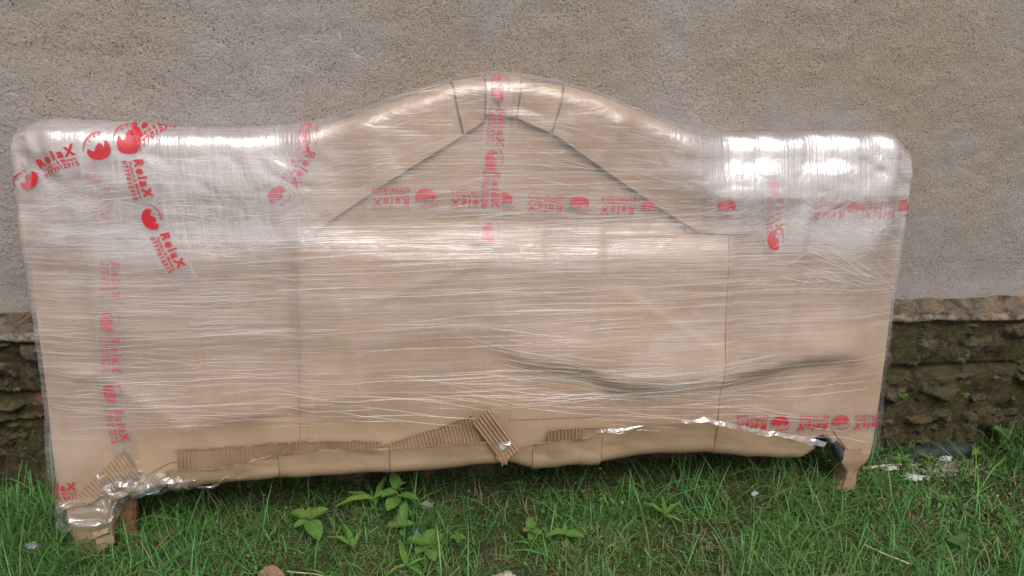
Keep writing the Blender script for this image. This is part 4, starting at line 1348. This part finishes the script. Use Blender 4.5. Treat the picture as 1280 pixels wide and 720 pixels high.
def weed(name, x, y, h, leaves, label, cat="plant", group=None, mat='weed', base=None):
    """leaves: (height fraction, azimuth deg, length m, pitch deg, mesh index)"""
    z = float(gz(x, y)) if base is None else base
    root = empty(name, (x, y, z))
    tag(root, label, cat, group)
    k, m = 6, 6
    V = []
    for i in range(k):
        t = i / (k - 1)
        for j in range(m):
            a = j / m * 2 * math.pi
            rad = 0.0018 * (1 - 0.4 * t)
            V.append((0.006 * math.sin(t * 3) + rad * math.cos(a), -0.004 * t + rad * math.sin(a), -0.006 + (h + 0.006) * t))
    F = [(i * m + j, i * m + (j + 1) % m, (i + 1) * m + (j + 1) % m, (i + 1) * m + j) for i in range(k - 1) for j in range(m)]
    link("stem", mesh_np("stem", np.array(V), np.array(F)), M['stem'], root)
    for (f, az, L_, pt, mi) in leaves:
        o = bpy.data.objects.new("leaf", LEAVES[mi])
        col.objects.link(o)
        o.parent = root
        o.location = (0.006 * math.sin(f * 3), -0.004 * f, h * f)
        L_ *= 0.86 * random.uniform(0.85, 1.12)
        o.scale = (L_, L_ * random.uniform(0.85, 1.1), L_ * random.uniform(0.7, 1.4))
        o.rotation_euler = (random.uniform(-0.25, 0.25), -math.radians(pt), math.radians(az))
        if mat != 'weed':
            o.material_slots[0].link = 'OBJECT'
            o.material_slots[0].material = M[mat]
    return root


weed("leafy_weed", -0.425, -0.250, 0.045, [(1, 150, 0.062, 12, 1), (1, 15, 0.058, 25, 0), (0.9, 205, 0.048, 0, 1), (0.95, -60, 0.075, -5, 0), (1, 80, 0.03, 50, 1), (1, 300, 0.02, 50, 1)], "four-leaved green weed in the lawn below the left corrugated tear")
weed("leafy_weed", -0.225, -0.205, 0.080, [(1, 100, 0.055, 40, 2), (0.9, 200, 0.048, 10, 0), (0.75, -20, 0.058, 10, 0), (0.7, 240, 0.055, 5, 2), (0.5, -60, 0.040, 0, 0), (0.55, 130, 0.045, 10, 2), (1, 20, 0.03, 45, 0)], "tall bushy broad-leaved weed close under the middle of the rail")
weed("leafy_weed", -0.215, -0.280, 0.040, [(1, 180, 0.038, 15, 0), (1, 0, 0.040, 20, 2), (0.95, 75, 0.055, 55, 1), (0.7, 270, 0.022, 10, 4)], "small upright weed with three pointed leaves, between two larger leafy weeds")
weed("leafy_weed", -0.155, -0.335, 0.035, [(1, 165, 0.055, 15, 2), (1, 60, 0.042, 30, 4), (0.95, 25, 0.050, 20, 4), (0.8, 215, 0.048, 5, 4), (0.8, -75, 0.058, 0, 2), (0.9, 110, 0.035, 25, 4), (0.9, -20, 0.032, 10, 4)], "round-leaved weed lowest of the weed cluster in the middle foreground")
weed("leafy_weed", 0.080, -0.315, 0.040, [(1, 90, 0.032, 45, 2), (0.9, 200, 0.028, 15, 4), (0.8, -30, 0.030, 10, 4), (1, 20, 0.022, 40, 4), (0.6, 250, 0.026, 0, 4)], "pale little weed standing alone right of the middle")
weed("leafy_weed", 0.155, -0.345, 0.035, [(1, 170, 0.045, 10, 1), (1, -5, 0.055, 5, 1), (1, 80, 0.03, 55, 1), (0.6, 260, 0.03, 0, 1)], "weed with two long leaves spread sideways, right of the pale little weed")
weed("leafy_weed", -0.085, -0.305, 0.022, [(1, 100, 0.022, 15, 4), (1, 190, 0.022, 10, 4), (1, -20, 0.022, 10, 4), (1, 270, 0.022, 5, 4)], "tiny four-leaved rosette right of the weed cluster")
weed("leafy_weed", -0.28, -0.20, 0.050, [(1, 185, 0.10, 15, 3), (0.8, 160, 0.09, 30, 3), (1, 20, 0.09, 20, 3), (0.6, 70, 0.08, 45, 3)], "broad-bladed grass tuft arching left beside the tall weed")
weed("leafy_weed", -0.32, -0.325, 0.020, [(1, 110, 0.08, 45, 3), (1, 140, 0.085, 25, 3), (1, 60, 0.05, 50, 3)], "light green blade tuft below the four-leaved weed")
weed("leafy_weed", -0.20, -0.385, 0.020, [(1, 110, 0.085, 35, 3), (1, 20, 0.06, 25, 3), (1, 200, 0.05, 25, 3), (1, -40, 0.06, 10, 3)], "light green blade tuft at the bottom edge below the weed cluster")
weed("leafy_weed", 0.40, -0.305, 0.030, [(1, 30, 0.07, 30, 3), (1, 140, 0.06, 35, 3), (1, 80, 0.06, 55, 3), (1, -40, 0.05, 20, 3)], "yellow-green blade tuft in front of the right half of the rail")
weed("leafy_weed", 1.055, -0.455, 0.030, [(1, 30, 0.040, 20, 4), (1, 160, 0.036, 15, 4), (1, 260, 0.03, 10, 4)], "round-leaved weed at the lower right beyond the right foot", mat='weed2')
weed("leafy_weed", 1.215, -0.385, 0.040, [(1, 30, 0.040, 10, 4), (0.8, 190, 0.03, 10, 4), (0.9, 110, 0.026, 20, 4)], "rounded dark-green weed at the right edge of the lawn", mat='weed2')
weed("leafy_weed", 1.125, -0.30, 0.025, [(1, 30, 0.028, 30, 4), (1, 170, 0.022, 25, 4), (1, 270, 0.02, 25, 4)], "small light weed beside the rusty twig")
for (x, y, lab, n_) in [(1.115, -0.135, "feathery green weed tuft at the wall foot beside the right leg", 12), (1.345, -0.125, "feathery green weed tuft at the wall foot right of the dark slab", 10), (1.195, -0.135, "feathery green weed tuft in front of the dark slab", 9)]:
    lv = [(random.uniform(0.3, 1), random.uniform(0, 360), random.uniform(0.02, 0.045), random.uniform(0, 60), random.choice((3, 3, 1))) for _ in range(n_ * 2)]
    weed("weed_tuft", x, y, 0.030, lv, lab)
for (x, z, lab, n_) in [(1.105, 0.165, "green sprig growing out of the mossy stones beside the headboard", 9), (1.245, 0.300, "light green sprig high on the stone plinth", 7), (1.285, 0.165, "small sprig low on the mossy plinth", 6)]:
    lv = [(random.uniform(0.2, 1), random.uniform(180, 360), random.uniform(0.010, 0.020), random.uniform(0, 50), random.choice((4, 2))) for _ in range(n_)]
    weed("wall_sprig", x, -0.078, 0.022, lv, lab, base=z)
for i, (x, y) in enumerate([(1.42, -0.10), (1.50, -0.13), (1.56, -0.07)]):
    lv = [(random.uniform(0.3, 1), random.uniform(0, 360), random.uniform(0.03, 0.055), random.uniform(0, 50), random.choice((2, 4, 1))) for _ in range(16)]
    weed("wall_weed", x, y, 0.085, lv, ["dark leafy weed at the wall foot, leftmost of the right-hand clump", "dark leafy weed in the middle of the clump by the wall, right edge", "dark leafy weed of the right-hand clump, closest to the wall"][i], group="weeds at the wall foot", mat='weed2')


# ------------------------------------------------------------------ litter and stones
def crumple(name, x, y, sx, sy, sz, mat, label, cat, seed, lift=0.008, rot=0.0):
    bm = bmesh.new()
    bmesh.ops.create_icosphere(bm, subdivisions=4, radius=1.0)
    for v in bm.verts:
        p = v.co.copy()
        f = float(fbm(np.array(p.x * 2.2 + seed), np.array(p.y * 2.2 + p.z * 1.7), 1200 + seed, 4))
        g = float(fbm(np.array(p.x * 5 + seed), np.array(p.y * 5 - p.z * 4), 1220 + seed, 3))
        k = 0.45 + 0.9 * abs(f - 0.5) * 2.2 + 0.5 * abs(g - 0.5)
        v.co = Vector((p.x * sx * k, p.y * sy * k, p.z * sz * k))
    me = bpy.data.meshes.new(name)
    bm.to_mesh(me); bm.free()
    o = link(name, me, mat, smooth=False)
    o.location = (x, y, float(gz(x, y)) + lift)
    o.rotation_euler = (0, 0, rot)
    return tag(o, label, cat)


M['white_plastic'] = m_simple("white_plastic_scrap", (0.38, 0.385, 0.385), 0.35, 0.5, 0.3, 60, 0.003)
M['grey_foil'] = m_simple("silvery_scrap", (0.42, 0.43, 0.46), 0.25, 0.6, 0.4, 80, 0.003)
M['blue_plastic'] = m_simple("blue_plastic_scrap", (0.05, 0.12, 0.32), 0.4, 0.5, 0.4, 70, 0.003)
M['pale_stone'] = m_simple("pale_rubble", (0.30, 0.26, 0.22), 0.9, 0.2, 0.35, 60, 0.004)
M['slab'] = m_simple("dark_slate", (0.030, 0.030, 0.031), 0.75, 0.3, 0.5, 40, 0.004)
M['dead_leaf'] = m_simple("dead_leaf", (0.20, 0.10, 0.07), 0.7, 0.3, 0.3, 60, 0.002)
M['twig'] = m_simple("twig_bark", (0.12, 0.055, 0.03), 0.85, 0.2, 0.4, 60, 0.003)
M['stick'] = m_simple("bleached_stick", (0.38, 0.31, 0.23), 0.8, 0.2, 0.3, 60, 0.002)
crumple("plastic_scrap", 1.112, -0.196, 0.034, 0.016, 0.010, M['white_plastic'], "crumpled white plastic scrap in front of the blue scrap", "litter", 1, 0.016)
crumple("plastic_scrap", 1.070, -0.158, 0.028, 0.012, 0.008, M['white_plastic'], "flat white scrap under the pale stick by the right leg", "litter", 2, 0.012)
crumple("foil_scrap", 1.262, -0.118, 0.022, 0.014, 0.012, M['grey_foil'], "silvery crumpled scrap on the gravel patch", "litter", 3, 0.012)
crumple("blue_scrap", 1.135, -0.125, 0.014, 0.010, 0.010, M['blue_plastic'], "bright blue plastic scrap among weeds at the wall foot", "litter", 4, 0.016)
crumple("blue_scrap", -0.178, -0.300, 0.010, 0.007, 0.008, M['blue_plastic'], "small dark blue scrap caught in the middle weeds", "litter", 5, 0.030)
crumple("paper_scrap", -0.153, -0.195, 0.018, 0.012, 0.010, M['pale_stone'], "pale paper scrap on bare soil under the rail", "litter", 6, 0.014)
crumple("paper_scrap", 0.655, -0.240, 0.009, 0.007, 0.008, M['white_plastic'], "tiny white paper scrap in the grass left of the right leg", "litter", 7, 0.022)
crumple("concrete_lump", 0.006, -0.430, 0.030, 0.020, 0.012, M['pale_stone'], "grey rubble lump at the bottom edge of the lawn", "stone", 8, 0.008)
crumple("paper_scrap", 1.335, -0.185, 0.008, 0.006, 0.005, M['white_plastic'], "small white chip right of the gravel patch", "litter", 9, 0.010)
crumple("film_scrap", -1.015, -0.255, 0.018, 0.010, 0.012, M['grey_foil'], "wisp of clear film in the grass left of the left leg", "litter", 10, 0.03)
# dark slab half buried at the wall foot
bm = bmesh.new()
n_ = 26
rows = []
for (yy, k, zz_) in [(-0.105, 1.0, -0.03), (-0.108, 1.0, 0.000), (-0.098, 0.97, 0.008), (-0.085, 0.93, 0.010), (-0.05, 0.93, 0.0)]:
    row = []
    for i in range(n_):
        t = i / (n_ - 1)
        arch_ = math.sin(math.pi * t) ** 0.6
        x = 1.168 + 0.245 * t
        z = -0.03 + (zz_ + 0.03) * (0.25 + 0.75 * arch_) + random.uniform(-.0015, .0015)
        row.append(bm.verts.new((x, yy - 0.012 * arch_ + random.uniform(-.001, .001), z + 0.018)))
    rows.append(row)
for a, b in zip(rows[:-1], rows[1:]):
    for i in range(n_ - 1):
        bm.faces.new((a[i], a[i + 1], b[i + 1], b[i]))
me = bpy.data.meshes.new("dark_slab")
bm.to_mesh(me); bm.free()
o = link("dark_slab", me, M['slab'])
tag(o, "dark grey curved slab half buried at the wall foot", "slab")


def stick(name, pts, rad, mat, label, cat):
    P = [Vector(p) for p in pts]
    n, m = 16, 7
    V = []
    for i in range(n):
        t = i / (n - 1) * (len(P) - 1)
        k = min(int(t), len(P) - 2); f = t - k
        p = P[k].lerp(P[k + 1], f)
        d = (P[k + 1] - P[k]).normalized()
        s = d.cross(Vector((0, 0, 1))).normalized(); u_ = s.cross(d)
        rr = rad * (1 - 0.45 * i / (n - 1)) * (0.85 + 0.3 * random.random())
        for j in range(m):
            a = 2 * math.pi * j / m
            V.append(p + s * rr * math.cos(a) + u_ * rr * math.sin(a))
    F = [(i * m + j, i * m + (j + 1) % m, (i + 1) * m + (j + 1) % m, (i + 1) * m + j) for i in range(n - 1) for j in range(m)]
    return tag(link(name, mesh_np(name, np.array([tuple(v) for v in V]), np.array(F)), mat), label, cat)


def gp(x, y, dz=0.01):
    return (x, y, float(gz(x, y)) + dz)


stick("stick", [gp(0.985, -0.168, 0.014), gp(1.04, -0.160, 0.018), gp(1.115, -0.145, 0.020)], 0.0042, M['stick'], "pale straight stick lying by the right leg", "stick")
stick("twig", [gp(1.160, -0.295, 0.016), gp(1.150, -0.345, 0.012), gp(1.172, -0.40, 0.012)], 0.004, M['twig'], "rusty brown twig lying in the bare patch", "twig")
stick("twig", [gp(0.905, -0.50, 0.02), gp(0.86, -0.470, 0.024), gp(0.83, -0.44, 0.026)], 0.0018, M['stick'], "thin pale stalk in the lower right foreground grass", "twig")
stick("twig", [gp(-0.46, -0.375, 0.016), gp(-0.39, -0.395, 0.018), gp(-0.34, -0.42, 0.014)], 0.0016, M['stick'], "thin pale stalk beside the fallen brown leaf", "twig")
o = link("fallen_leaf", LEAVES[0].copy(), None)
o.data.materials.clear(); o.data.materials.append(M['dead_leaf'])
o.location = gp(-0.515, -0.375, 0.020); o.scale = (0.07, 0.075, 0.07); o.rotation_euler = (0.3, 0.05, -0.5)
tag(o, "fallen reddish-brown leaf at the bottom edge of the lawn", "leaf")

# pebbles of the scraped patch by the wall
r = np.random.default_rng(99)
ico = bmesh.new(); bmesh.ops.create_icosphere(ico, subdivisions=1, radius=1.0)
iv = np.array([v.co[:] for v in ico.verts]); ifc = np.array([[v.index for v in f.verts] for f in ico.faces]); ico.free()
Vs, Fs, n = [], [], 0
for i in range(900):
    if i < 430:
        x, y = r.normal(1.235, 0.065), r.normal(-0.135, 0.026); sz = r.uniform(0.002, 0.0065)
    elif i < 600:
        x, y = r.normal(1.20, 0.10), r.normal(-0.28, 0.05); sz = r.uniform(0.0015, 0.004)
    else:
        x, y = r.uniform(-1.2, 1.5), r.uniform(-0.55, -0.07); sz = r.uniform(0.0015, 0.004)
    if y > -0.085: continue
    q = iv * sz * r.uniform(0.6, 1.3, (1, 3)) * r.uniform(0.8, 1.2, (12, 1))
    a = r.uniform(0, 6.28)
    q = np.c_[q[:, 0] * math.cos(a) - q[:, 1] * math.sin(a), q[:, 0] * math.sin(a) + q[:, 1] * math.cos(a), q[:, 2] * 0.7]
    Vs.append(q + np.array([x, y, float(gz(x, y)) + sz * 0.3])); Fs.append(ifc + n); n += 12
o = link("gravel", mesh_np("gravel", np.concatenate(Vs), np.concatenate(Fs)), M['pale_stone'], smooth=False)
tag(o, "patch of pale gravel and crumbs at the wall foot on the right", "gravel", kind="stuff")
